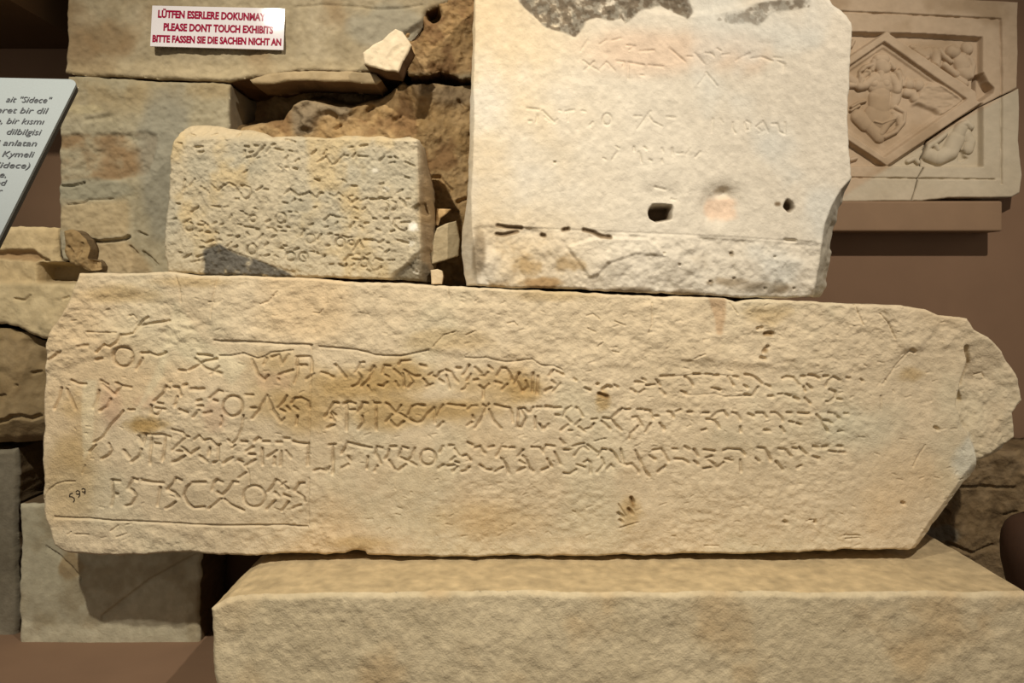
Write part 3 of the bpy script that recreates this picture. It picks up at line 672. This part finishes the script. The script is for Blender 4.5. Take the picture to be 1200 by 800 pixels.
def rub_c(g):
    c = base_col(g, (164, 136, 94), 20, 30, 521)
    c = mix(c, (124, 94, 60), 0.8*smooth(0.05, 0.5, fbm(g.X, g.Y, 24, 531, 4)))
    c = mix(c, (126, 112, 90), 0.85*g.region(pl('340 130 358 116 375 119 390 124 405 122 414 130 402 140 385 132 372 138 366 156 345 160'), 3))
    c = mix(c, (130, 112, 86), 0.8*g.region(pl('480 98 560 98 560 120 520 124 492 112'), 4))
    c = mix(c, (96, 66, 42), 0.0*g.X)
    return c
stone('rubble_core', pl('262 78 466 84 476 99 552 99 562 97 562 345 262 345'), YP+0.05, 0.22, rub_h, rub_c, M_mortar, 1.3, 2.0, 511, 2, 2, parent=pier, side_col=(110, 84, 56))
def rup_h(g):
    h = fbm(g.X, g.Y, 40, 555, 3)*5+fbm(g.X, g.Y, 16, 556, 4)*5.5+fbm(g.X, g.Y*1.3, 6, 557, 3)*3.2
    h += g.region(pl('500 10 504 7 512 8 516 16 514 22 508 25 502 21 499 15'), 1)*40
    h += g.region(pl('480 40 494 26 497 30 490 42 482 46'), 1)*12
    return h
def rup_c(g):
    c = base_col(g, (152, 124, 84), 18, 24, 561)
    c = mix(c, (118, 88, 56), 0.8*smooth(0.0, 0.5, fbm(g.X, g.Y, 18, 571, 4)))
    c = mix(c, (132, 120, 96), 0.8*smooth(82, 89, g.Y))
    return c
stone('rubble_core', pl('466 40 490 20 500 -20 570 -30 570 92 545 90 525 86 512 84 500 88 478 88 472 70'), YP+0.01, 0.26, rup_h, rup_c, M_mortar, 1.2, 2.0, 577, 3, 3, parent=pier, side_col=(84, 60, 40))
stone('tile', pl('292 92 312 86 345 83 400 82 428 83 440 87 446 94 440 98 400 94 350 94 310 98 296 97'), YP-0.01, 0.13, lambda g: fbm(g.X, g.Y, 12, 5, 3)*1.2,
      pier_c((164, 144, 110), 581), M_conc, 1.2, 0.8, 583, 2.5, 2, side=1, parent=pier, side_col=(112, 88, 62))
fr = stone('stone_fragment', pl('424 61 437 51 448 46 455 38 463 33 472 37 483 53 478 64 472 72 467 85 452 82 438 78 426 74'), YP-0.075, 0.085,
      lambda g: fbm(g.X, g.Y, 14, 5, 3)*2+g.crack(polys('470 55 462 60 458 66'), 4, 1.5)-0.06*(g.X-450), pier_c((214, 196, 164), 591), M_marble, 0.8, 0.8, 593, 2, 2, side=1.5, side_col=(96, 72, 48))
tag(fr, 'broken cream stone fragment lodged in the rubble above the small inscribed stone', 'stone fragment', kind='thing')
# continuation of the pier out of sight behind the pale block
stone('block', pl('562 -40 800 -40 800 345 562 345'), YP+0.02, 0.25, lambda g: fbm(g.X, g.Y, 30, 5, 3)*3, pier_c((150, 130, 100), 597), M_conc, 6, 1, 599, parent=pier)

# loose chips in the gap beside the small stone
def chip(name, out, Y, dep, col, seed, label, sl=0.0):
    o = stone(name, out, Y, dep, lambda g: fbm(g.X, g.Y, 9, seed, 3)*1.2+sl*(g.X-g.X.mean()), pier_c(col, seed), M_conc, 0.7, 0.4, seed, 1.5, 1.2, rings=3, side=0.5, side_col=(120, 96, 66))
    return tag(o, label, 'stone chip', kind='thing')
chip('stone_chip', pl('511 244 529 245 524 250 516 256 513 264 510 264'), 0.105, 0.03, (192, 160, 112), 601, 'tan three-cornered stone chip, uppermost in the gap between the two inscribed blocks', -0.5)
chip('stone_chip', pl('512 268 522 262 534 258 538 280 537 300 524 304 506 310 504 290'), 0.085, 0.035, (160, 144, 112), 603, 'greyish flat stone chip standing in the gap between the two inscribed blocks', 0.2)
chip('stone_chip', pl('504 316 512 315 518 317 519 324 517 333 505 333'), 0.045, 0.03, (196, 176, 142), 605, 'tiny pale stone wedge lying on the long slab between the two inscribed blocks')

# ------------------------------------------------------------------ rough stones at the left end
def rock(name, out, Y, dep, hf, cf, seed, label, mat=None, res=1.2, side_col=(110, 92, 66), edge=5, ed=5, side=5):
    o = stone(name, out, Y, dep, hf, cf, mat or M_conc, res, 1.6, seed, edge, ed, side=side, side_col=side_col)
    return tag(o, label, 'stone block', kind='thing')
def r1h(g):
    h = fbm(g.X, g.Y, 40, 705, 3)*4+fbm(g.X, g.Y, 12, 706, 4)*2
    h += g.region(pl('-20 295 18 293 38 293 48 302 53 305 40 305 0 302 -20 300'), 2)*7
    h += g.region(pl('43 309 80 308 104 310 110 330 60 330 44 330'), 0.7)*34
    h += g.region(pl('73 272 82 270 100 280 104 300 104 316 78 310 74 300'), 1.5)*(7+5*fbm(g.X, g.Y, 9, 707, 3))
    h += g.region(pl('104 304 114 304 116 316 106 316'), 1)*14
    h += g.crack(polys('50 304 54 305'), 2.5, 5)
    return h
def r1c(g):
    c = base_col(g, (196, 174, 132), 12, 30, 711)
    c = mix(c, (178, 156, 116), 0.6*smooth(0, .5, fbm(g.X, g.Y, 30, 721, 4)))
    c = mix(c, (142, 112, 76), 0.7*g.region(pl('-20 295 18 293 38 293 48 302 40 306 0 303 -20 300'), 2))
    c = mix(c, (156, 124, 84), 0.7*g.region(pl('73 272 82 270 100 280 104 300 104 316 78 310 74 300'), 2))
    c = mix(c, (128, 110, 78), 0.5*g.region(pl('43 309 80 308 104 312 104 318 82 324 60 329 44 330'), 1))  # notch darkened: shade of the recess mixed into the colour
    return c
def r3h(g):
    up = smooth(336, 328, g.Y)
    return r1h(g)*up+(1-up)*(fbm(g.X, g.Y, 50, 735, 3)*5+fbm(g.X, g.Y, 14, 736, 4)*2.4+g.crack(polys('18 350 30 352 36 346;76 350 82 348'), 2, 3))+up*4
def r3c(g):
    c = base_col(g, (190, 172, 134), 12, 30, 731)
    up = smooth(336, 328, g.Y)[..., None]
    return r1c(g)*up+(1-up)*mix(c, (164, 146, 110), 0.6*smooth(0, .5, fbm(g.X, g.Y, 34, 741, 4)))
rock('rubble_stone', pl('-230 266 10 267 60 266 67 268 68 300 72 307 104 309 107 320 112 336 112 402 70 402 50 398 36 392 22 384 8 380 -230 376'), 0.175, 0.22, r3h, r3c, 743,
     'big cream stone with a square notch, at the left under the brown wall', ed=3, edge=5, side=2)
rock('rubble_stone', pl('73 271 80 268 90 272 100 280 105 292 104 303 112 306 115 312 113 317 104 318 96 313 80 310 74 300'), 0.13, 0.05,
     lambda g: fbm(g.X, g.Y, 12, 725, 4)*4+g.crack(polys('80 290 84 296;96 286 92 300'), 3, 3)+g.region(pl('104 304 114 304 116 316 106 316'), 1)*10,
     pier_c((146, 122, 84), 727), 729, 'small brown rounded stone at the foot of the block above the big notched stone', res=0.8, ed=3, edge=5, side=1)

def r4h(g):
    h = fbm(g.X, g.Y, 40, 755, 3)*5+fbm(g.X, g.Y, 12, 756, 4)*1.6
    h += np.clip(g.X-18, 0, 40)**1.4*0.09
    h += g.crack(polys('-10 495 8 492 14 488 24 487 34 491 42 488'), 3.0, 7)+np.clip(g.Y-492, 0, 40)*0.35
    h += g.region(pl('24 398 50 400 60 430 40 430 28 415'), 3)*8
    h += g.crack(polys('34 438 42 436;0 464 6 463;18 452'), 2.4, 4)
    return h
def r4c(g):
    c = base_col(g, (140, 120, 86), 14, 30, 751)
    return mix(c, (112, 92, 62), 0.7*smooth(0, .5, fbm(g.X, g.Y, 24, 761, 4)))
rock('rubble_stone', pl('-230 382 8 384 24 390 44 400 62 408 62 512 40 520 10 522 -230 524'), 0.175, 0.22, r4h, r4c, 763,
     'brown rounded stone with a horizontal crack, beside the left end of the long slab', ed=8, edge=12)
def r5h(g): return fbm(g.X, g.Y, 50, 775, 3)*2+fbm(g.X, g.Y, 14, 776, 3)*1
rock('rubble_stone', pl('-230 527 20 526 20 850 -230 850'), 0.22, 0.15, r5h, pier_c((122, 114, 96), 771), 773,
     'dull grey upright stone at the lower left edge of the photo')
rock('rubble_stone', pl('24 522 120 520 120 588 24 588'), 0.385, 0.07, r5h, pier_c((104, 92, 72), 775), 777,  # recessed filler stone, its dark colour stands for shade in the gap
     'small filler stone, coloured dark for the shaded gap beside the lower left end of the long slab')
def r6h(g):
    return fbm(g.X, g.Y, 50, 785, 3)*1.6+fbm(g.X, g.Y, 10, 786, 3)*0.7+g.step([(120, 720), (175, 678), (215, 656), (232, 648)], 10, 2.5)+g.step([(55, 640), (70, 650), (85, 664), (95, 676)], 8, 3)
def r6c(g):
    c = base_col(g, (176, 168, 142), 9, 40, 781)
    c = mix(c, (146, 118, 78), 0.6*smooth(0, .6, blob(g, 82, 662, 14, 20, 4)))
    return mix(c, (142, 128, 100), 0.5*smooth(0.05, .5, fbm(g.X, g.Y, 30, 791, 4)))
rock('rubble_stone', pl('22 592 60 590 240 590 234 660 232 850 22 850'), 0.175, 0.20, r6h, r6c, 783,
     'pale grey squared block under the left end of the long slab', side_col=(100, 82, 58), ed=3, edge=4, side=1)

# ------------------------------------------------------------------ bottom slab that carries the long slab
def leg_h(g): return fbm(g.X, g.Y, 80, 805, 3)*4+fbm(g.X, g.Y, 16, 806, 4)*1.6+fbm(g.X, g.Y, 6, 807, 2)*.6
def leg_c(g):
    c = base_col(g, (200, 184, 150), 9, 60, 821)
    return mix(c, (190, 160, 116), 0.5*smooth(0, .5, fbm(g.X, g.Y, 80, 831, 4)))
# outline drawn at the front plane Y = -0.19
def at_front(X, z, Y=-0.19):
    k = S*(D+Y)/D
    return (600+X/k, CY-(z-ZC)/k)
ztop = ZC-0.641
lo = [(-0.635, ztop-0.035), (-0.60, ztop-0.012), (-0.54, ztop-0.004), (-0.3, ztop), (0.3, ztop), (0.9, ztop), (1.085, ztop), (1.092, ztop-0.02), (1.09, ztop-0.26), (0, ztop-0.27), (-0.62, ztop-0.26), (-0.63, ztop-0.15)]
bs = stone('bottom_slab', [at_front(*p) for p in lo], -0.19, 0.50, leg_h, leg_c, M_lime, 1.5, 1.0, 811, 6, 5, rings=40, side=2.2, side_col=(186, 166, 128))
tag(bs, 'wide cream stone slab lying under the long inscribed slab', 'stone slab', kind='thing')
pb = box('trim_2', -1.9, 1.35, -0.12, YW, 0.0, ztop-0.265, M_wall, bev=0.01); tag(pb, kind='structure')

# ------------------------------------------------------------------ rough masonry low at the right
def mr_h(g): return fbm(g.X, g.Y, 50, 905, 3)*8+fbm(g.X, g.Y, 18, 906, 4)*4+fbm(g.X, g.Y, 6, 907, 3)*1.4+g.crack(polys('1090 575 1130 570 1190 572;1095 590 1110 600;1110 636 1140 648 1165 640;1180 604 1192 600'), 2.5, 5)
def mr_c(g):
    c = base_col(g, (128, 108, 78), 16, 30, 911)
    c = mix(c, (96, 78, 52), 0.8*smooth(0, .5, fbm(g.X, g.Y, 26, 921, 4)))
    return mix(c, (112, 112, 104), 0.6*smooth(0, .6, blob(g, 1100, 625, 20, 10, 3)))
wr = empty('wall_right', (1.1, 0.3, 0)); tag(wr, kind='structure')
stone('rubble_core', pl('1020 528 1120 525 1160 526 1192 528 1230 524 1300 526 1300 900 1020 900'), 0.32, 0.13, mr_h, mr_c, M_mortar, 1.3, 2, 913, 4, 4, parent=wr)
box('footing', 0.9, 1.9, 0.33, YW, 0.0, P(0, 890, 0.3).z, M_wall, wr)

# dark jar at the lower right edge
def lathe(name, prof, loc, m, seg=48, parent=None):
    V, F = [], []
    for r, z in prof:
        for i in range(seg):
            a = 2*math.pi*i/seg; V.append((loc[0]+r*math.cos(a), loc[1]+r*math.sin(a), loc[2]+z))
    for j in range(len(prof)-1):
        for i in range(seg):
            F.append((j*seg+i, j*seg+(i+1) % seg, (j+1)*seg+(i+1) % seg, (j+1)*seg+i))
    me = bpy.data.meshes.new(name); me.from_pydata(V, [], F); me.materials.append(m)
    me.polygons.foreach_set('use_smooth', [True]*len(F))
    o = bpy.data.objects.new(name, me); return link(o, parent)
jp = P(1232, 676, 0.02)
jr = 0.112
prof = [(0.0, -0.20), (0.05, -0.20), (0.06, -0.19), (0.08, -0.14), (0.098, -0.09), (0.110, -0.04), (jr, 0.0), (0.109, 0.025), (0.100, 0.046), (0.086, 0.060), (0.065, 0.070), (0.042, 0.074), (0.034, 0.080), (0.034, 0.095), (0.044, 0.105), (0.044, 0.112), (0.034, 0.112), (0.028, 0.07), (0.0, 0.05)]
jx = 1.29; jy = 0.06
jk = S*(D+jy)/D
jz = ZC-(640-CY)*jk
jr_ = jx-(1179-600)*jk
prof = [(r*jr_/jr, z) for r, z in prof]
jar = lathe('clay_jar', prof, (jx, jy, jz), M_pot)
tag(jar, 'dark brown rounded clay jar standing at the lower right edge', 'jar', kind='thing')
tag(box('trim_3', 1.13, 1.6, -0.11, 0.29, 0, jz-0.20, M_wall), kind='structure')

# ------------------------------------------------------------------ relief plaque on its wooden shelf
YR = 0.40
RX0 = 940
def inner(g): return (g.X > RX0-50)
def relief_h(g):
    h = fbm(g.X, g.Y, 60, 1005, 3)*0.9+fbm(g.X, g.Y, 10, 1006, 3)*0.5
    big = 900
    def rect(x0, y0, x1, y1, r=0.5): return g.region([(x0, y0), (x1, y0+ (x1-x0)*0.0), (x1, y1), (x0, y1)], r)
    # outer step and inner panel
    h += g.groove([[(big, 10), (998, 14), (1080, 17.5), (1120, 19.5), (1173, 22), (1174, 60), (1174, 215)], [(big, 207), (1000, 208), (1080, 209), (1166, 210)]], 1.6, 3.0, 4)
    h += 1.0*g.region([(big, 11), (1174, 22), (1174, 210), (big, 207)], 0.6)
    panel = g.region([(big, 33), (1000, 37.5), (1080, 39.5), (1152, 43.5), (1152, 195), (1000, 194), (big, 193)], 0.5)
    dia = lambda cx, cy, a, b: (np.abs(g.X-cx)/a+np.abs(g.Y-cy)/b)
    dO = dia(1040, 115.5, 119, 79.5); dI = dia(1037, 116, 97, 67.5); dJ = dia(1038, 116, 90, 62)
    frame = g.blur((dO < 1), 0.7)
    inside = g.blur((dI < 1), 0.6)
    field = 9.0*panel
    field = field*(1-frame) + frame*0.3
    field = field*(1-inside) + inside*(6.0+2.5*g.blur(dJ < 1, 1.0))
    h += field
    rel = np.zeros_like(h)
    def limb(txt, r, t, ox=0, oy=0, sc=1.0):
        nonlocal rel
        d = g.dist(polys(txt, ox, oy, sc), r+1)
        rel = np.maximum(rel, t*np.sqrt(np.clip(1-(d/r)**2, 0, 1)))
    A = (990, 35, 8.886)
    # central figure with raised arms
    limb('400 340 430 380', 9, 7.5, *A); limb('380 290 440 290', 7, 6.5, *A)
    limb('330 310 310 400;500 330 540 380', 3.5, 5, *A)
    limb('400 430 400 480', 5, 6.5, *A)
    limb('320 500 230 560 180 570', 6.2, 7, *A); limb('180 560 210 480 265 430', 4.2, 7, *A)
    limb('180 520 190 420 240 370 310 350', 3.2, 5.5, *A)
    limb('510 480 560 560 570 610', 6.2, 7, *A); limb('585 600 600 510 575 440', 4.4, 7, *A)
    limb('610 400 640 470 630 560', 3, 5, *A)
    limb('330 500 480 500', 9, 6.2, *A); limb('350 560 450 560', 10, 6.0, *A); limb('400 640 400 720', 12, 6.0, *A)
    limb('330 545 330 546;450 545 450 546', 6.5, 7.2, *A)
    B = (990, 110, 8.886)
    limb('390 30 390 130', 13, 6.2, *B); limb('360 210 400 240', 15, 6.2, *B); limb('170 220 250 300', 9, 5.8, *B)
    limb('300 330 390 430', 8, 5.2, *B); limb('400 400 470 300 540 230', 5, 6, *B)
    limb('560 130 650 180 640 280 560 380 440 440', 3.4, 5.5, *B); limb('520 180 600 220 600 300', 4, 4.5, *B)
    limb('100 120 170 80 240 60', 2.2, 5, *B); limb('90 160 180 110', 1.8, 4.5, *B)
    limb('330 280 400 300 540 250', 2.0, 7, *B)
    limb('60 480 130 530', 6, 5, *A); limb('80 560 130 560', 4, 5, *A)
    # creature and wing at the right of the diamond
    limb('700 550 701 551', 7, 6.5, *A); limb('800 560 801 561', 7.5, 6.5, *A); limb('670 640 740 650 760 700', 5.5, 5.5, *A)
    wing = g.region(pl('1084 100 1092 95 1105 98 1120 107 1131 115 1124 124 1116 131 1105 133 1098 128 1088 124 1078 120 1072 122'), 1.5)
    rel = np.maximum(rel, wing*(5.0+1.2*fbm(g.X, g.Y*2, 9, 77, 2)))
    limb('580 600 560 700 520 760', 7, 4, *A)
    # upper right corner
    Cc = (1070, 35, 8.886)
    limb('440 205 470 215', 7.5, 7.5, *Cc); limb('600 160 610 180', 7, 6, *Cc); limb('540 300 560 350', 10, 7, *Cc); limb('560 400 600 430', 9, 6.5, *Cc)
    limb('310 190 360 260 430 310', 3.4, 5.5, *Cc); limb('360 350 420 400 480 450', 4.6, 7, *Cc); limb('620 280 660 350 640 460', 4.5, 6, *Cc)
    limb('260 210 280 300 270 370', 6, 6.5, *Cc); limb('80 190 150 240 200 210', 6.5, 5.0, *Cc); limb('180 260 140 290', 4, 4.5, *Cc)
    limb('500 490 580 540', 5, 5, *Cc); limb('20 160 70 170', 3.4, 4.5, *Cc)
    # sea creature in the lower right corner
    E = (1070, 110, 8.886)
    limb('200 620 300 660', 8.5, 7, *E); limb('300 650 430 590', 9.5, 8, *E); limb('430 580 490 460', 10.5, 8, *E); limb('490 460 540 350', 8, 7, *E)
    limb('170 620 190 540 280 480 340 430 370 400', 4.0, 6, *E); limb('550 310 600 290 640 330', 4.5, 6, *E); limb('600 400 640 480 620 560', 6.5, 4.5, *E)
    limb('270 530 285 570', 3.6, 6.5, *E)
    limb('690 690 760 660 800 700', 3.2, 4.5, *(990, 110, 8.886))
    limb('1000 52 1003 46;1000 186 1006 184', 3, 5)
    zone = np.clip(g.blur(dI < 0.985, 0.8)+panel*(1-g.blur(dO < 1.01, 0.8)), 0, 1)
    h -= rel*zone
    h += g.region(pl('1146 88 1153 85 1158 96 1165 103 1164 108 1150 118 1147 117 1145 104'), 0.8)*15
    h += g.region(pl('1129 175 1134 175 1136 182 1140 184 1134 188 1129 187'), 0.8)*4
    h += g.region(pl('1010 83 1021 82 1021 88 1014 92'), 1)*3
    return h
def relief_c(g):
    c = base_col(g, (186, 164, 136), 7, 40, 1021)
    c = mix(c, (152, 128, 98), 0.55*smooth(0.0, .5, fbm(g.X, g.Y, 50, 1031, 4)))
    g2 = smooth(-4, 4, (g.Y-103)+0.62*(g.X-1192))   # the lower right fragment is greyer
    c = mix(c, (192, 182, 158), 0.75*g2)
    return c
top_right = pl('1070 -12 1196 -10 1195 8 1193 20 1193 60 1192 102 1152 122 1148 118 1146 104 1151 88 1151 44 1126 40 1116 20 1112 2')
plaque = empty('relief_plaque', (P(1090, 236, YR).x, YR+0.03, P(0, 236, YR).z))
tag(plaque, 'square carved marble plaque with a diamond frame and raised figures, cracked across its right side', 'relief carving', kind='thing')
k_ = 1.0
main = pl('900 -12 1194 2 1193 20 1193 60 1192 102.5 1152 123 1120 142 1090 163 1083 185 1083 196 1076 208 1068 235 1030 235 1000 236 900 236')
low = pl('1194 103.5 1195 140 1194 165 1198 205 1195 226 1186 231 1160 231 1110 232 1090 234 1080 235.5 1069 235 1077 208.5 1084 196.5 1084 185.5 1091 163.8 1121 143 1152 124')
stone('marble_fragment', main, YR, 0.06, relief_h, relief_c, M_relief, 0.65, 0.3, 1003, 1.6, 1.5, rings=4, side=1, parent=plaque)
stone('marble_fragment', low, YR, 0.06, relief_h, relief_c, M_relief, 0.65, 0.3, 1013, 1.6, 1.5, rings=4, side=1, parent=plaque)
# shelf
k = S*(D+YR)/D
ks = S*(D+0.37)/D
xr = (1175-600)*ks; zt = P(0, 236.6, YR).z; zb = ZC+(CY-271)*ks
sh = box('wooden_shelf', (860-600)*ks, xr, 0.37, YW, zb, zt, M_shelf, bev=0.006)
tag(sh, 'brown painted shelf beam fixed to the wall under the carved plaque', 'shelf', kind='thing')

# ------------------------------------------------------------------ warning sign
def text(name, body, x, z, y, size, m, parent, width=None, bold=0.0, align='LEFT', rot=None, M=None, shear=0.0, extr=0.0004):
    cu = bpy.data.curves.new(name, 'FONT'); cu.body = body; cu.size = size; cu.offset = bold; cu.extrude = extr
    cu.align_x = 'LEFT'; cu.shear = shear; cu.resolution_u = 3
    tmp = bpy.data.objects.new(name, cu); scn.collection.objects.link(tmp)
    bpy.context.view_layer.update()
    me = bpy.data.meshes.new_from_object(tmp.evaluated_get(bpy.context.evaluated_depsgraph_get()))
    bpy.data.objects.remove(tmp); me.name = name
    co = np.zeros(len(me.vertices)*3); me.vertices.foreach_get('co', co); co = co.reshape(-1, 3)
    w0 = co[:, 0].max()-co[:, 0].min(); co[:, 0] -= co[:, 0].min()
    if width: co[:, 0] *= width/w0
    if align == 'RIGHT': co[:, 0] -= co[:, 0].max()
    me.vertices.foreach_set('co', co.ravel()); me.update()
    me.materials.clear(); me.materials.append(m)
    o = bpy.data.objects.new(name, me); link(o, None)
    if M is None:
        o.location = (x, y, z); o.rotation_euler = rot or (math.pi/2, 0, 0)
    else: o.matrix_world = M
    bpy.context.view_layer.update()
    o.parent = parent; o.matrix_parent_inverse = parent.matrix_world.inverted()
    return o
YS = YP-0.014
glare = P(321, 17, YS); cpos = Vector((0, -D, ZC))
nrm = ((cpos-glare).normalized()+(LAMP_L-glare).normalized()).normalized()   # the board leans back a little and mirrors the left lamp
SC = P(255, 32, YS)
def on_sign(px, py, lift=0.0):
    r_ = (P(px, py, YS)-cpos).normalized(); t = (SC-cpos).dot(nrm)/r_.dot(nrm)
    return cpos+r_*t+nrm*lift
a, b_, c_, d_ = on_sign(178.5, 6.5), on_sign(334, 10), on_sign(332, 58.5), on_sign(176, 54)
sign = empty('warning_sign', tuple((c_+d_)/2)); tag(sign, 'white warning sign with three lines of dark red capitals in three languages', 'sign', kind='thing')
V = [a, b_, c_, d_]+[p-nrm*0.004 for p in (a, b_, c_, d_)]
me = bpy.data.meshes.new('board'); me.from_pydata([tuple(v) for v in V], [], [(3, 2, 1, 0), (4, 5, 6, 7), (0, 1, 5, 4), (1, 2, 6, 5), (2, 3, 7, 6), (3, 0, 4, 7)]); me.materials.append(M_white)
o = bpy.data.objects.new('board', me); link(o, sign)
ksn = S*(D+YS)/D
from mathutils import Matrix
def sline(s, x0, y0, x1, y1, cap):
    p = on_sign(x0, y0, 0.0005); q = on_sign(x1, y1, 0.0005)
    u = (q-p).normalized(); v = nrm.cross(u).normalized()
    R = Matrix((u, v, nrm)).transposed().to_4x4(); R.translation = p
    text('lettering', s, 0, 0, 0, cap*ksn/0.70, M_red, sign, width=(q-p).length, bold=0.0012, M=R, extr=0.0001)
sline('LÜTFEN ESERLERE DOKUNMAYINIZ', 185, 20.3, 328, 24.8, 8.6)
sline('PLEASE DONT TOUCH EXHIBITS', 191.5, 35.6, 320, 39.3, 8.6)
sline('BITTE FASSEN SIE DIE SACHEN NICHT AN', 178.5, 48.9, 329.5, 53.3, 8.0)
# mounting pads behind the board
for px in (195, 315):
    q = on_sign(px, 44)
    box('mounting_pad', q.x-0.01, q.x+0.01, q.y+0.006, YP+0.012, q.z-0.008, q.z+0.008, M_black, sign)

# ------------------------------------------------------------------ information panel, front left
Yc = -0.92; C0 = P(92, 93, Yc); f = D/S
th = math.atan(1256/f)
vdir = Vector((0, -math.cos(th), -math.sin(th)))
udir = Vector((1, 0, -0.045)).normalized(); udir = (udir-udir.dot(vdir)*vdir).normalized()
ndir = udir.cross(vdir)
if ndir.y > 0: ndir = -ndir
def uv(px, py):
    r = Vector(((px-600)*S/D, 1, (CY-py)*S/D)); o_ = Vector((0, -D, ZC))
    t = (C0-o_).dot(ndir)/r.dot(ndir); p = o_+r*t-C0
    return p.dot(udir), p.dot(vdir)
panel = empty('information_panel', (C0.x-0.25, C0.y-0.11, 0.0)); tag(panel, 'slanted pale grey information panel on a stand at the left edge', 'information board', kind='thing')
def slab_poly(name, pts, t0, t1, m):
    n = len(pts); V = [tuple(C0+udir*a+vdir*b+ndir*t0) for a, b in pts]+[tuple(C0+udir*a+vdir*b+ndir*t1) for a, b in pts]
    F = [tuple(range(n)), tuple(reversed(range(n, 2*n)))]+[(i, (i+n), ((i+1) % n+n), (i+1) % n) for i in range(n)]
    me = bpy.data.meshes.new(name); me.from_pydata(V, [], F); me.materials.append(m)
    import bmesh
    bm = bmesh.new(); bm.from_mesh(me); bmesh.ops.recalc_face_normals(bm, faces=bm.faces); bm.to_mesh(me); bm.free()
    o = bpy.data.objects.new(name, me); return link(o, panel)
def rr(x0, x1, y0, y1, r):
    p = []
    for cx, cy, a0 in ((x1-r, y0+r, -90), (x1-r, y1-r, 0), (x0+r, y1-r, 90), (x0+r, y0+r, 180)):
        for i in range(9):
            a = math.radians(a0+i*11.25); p.append((cx+r*math.cos(a), cy+r*math.sin(a)))
    return p
W_, H_ = 0.50, 0.34
slab_poly('board', rr(-W_, 0.0, 0.0, H_, 0.012), 0.0, -0.003, M_panel)
slab_poly('backing', rr(-W_+0.0005, -0.0005, 0.0005, H_-0.0005, 0.012), -0.0031, -0.009, M_black)
def ptext(s, px, py, xh, wpx=None):
    u1, v1 = uv(px, py)
    u0, v0 = uv(px, py-xh)
    size = (v1-v0)/0.53
    wd = None
    if wpx: wd = uv(px, py)[0]-uv(px-wpx, py)[0]
    M = __import__('mathutils').Matrix.Identity(4)
    up = -vdir
    R = __import__('mathutils').Matrix((udir, up, ndir)).transposed().to_4x4()
    p = C0+udir*u1+vdir*v1+ndir*0.0006
    R.translation = p
    text('lettering', s, 0, 0, 0, size, M_ink, panel, width=wd, bold=0.0, align='RIGHT', M=R, extr=0.0001)
ptext('ait "Sidece"', 58, 121, 5.2, 52)
ptext('veret bir dil', 54, 133.5, 5.2, 66)
ptext('e, bir kısmı', 50, 146, 5.2, 56)
ptext('dilbilgisi', 46.5, 158.5, 5.2, 40)
ptext('i anlatan', 42, 171.5, 5.2, 46)
ptext('Kymeli', 38, 184.5, 5.2, 36)
ptext('(Sidece)', 34, 197.5, 5.2, 46)
ptext('ne,', 7, 208, 5.0)
ptext('ed', 5.5, 217.5, 5.0)
ptext('r', 1.5, 227, 5.0)
px_ = C0.x-0.31
pc = C0+udir*(-0.25)+vdir*0.17
def cyl(name, x, y, z0, z1, r, m, parent):
    return lathe(name, [(0, z0), (r, z0), (r, z1), (0, z1)], (x, y, 0), m, 24, parent)
cyl('post', pc.x, pc.y, 0.02, pc.z-0.013, 0.025, M_metal, panel)
cyl('base', pc.x, pc.y, 0.0, 0.02, 0.16, M_metal, panel)
for q in (slab, st, wb): q['kind'] = 'thing'
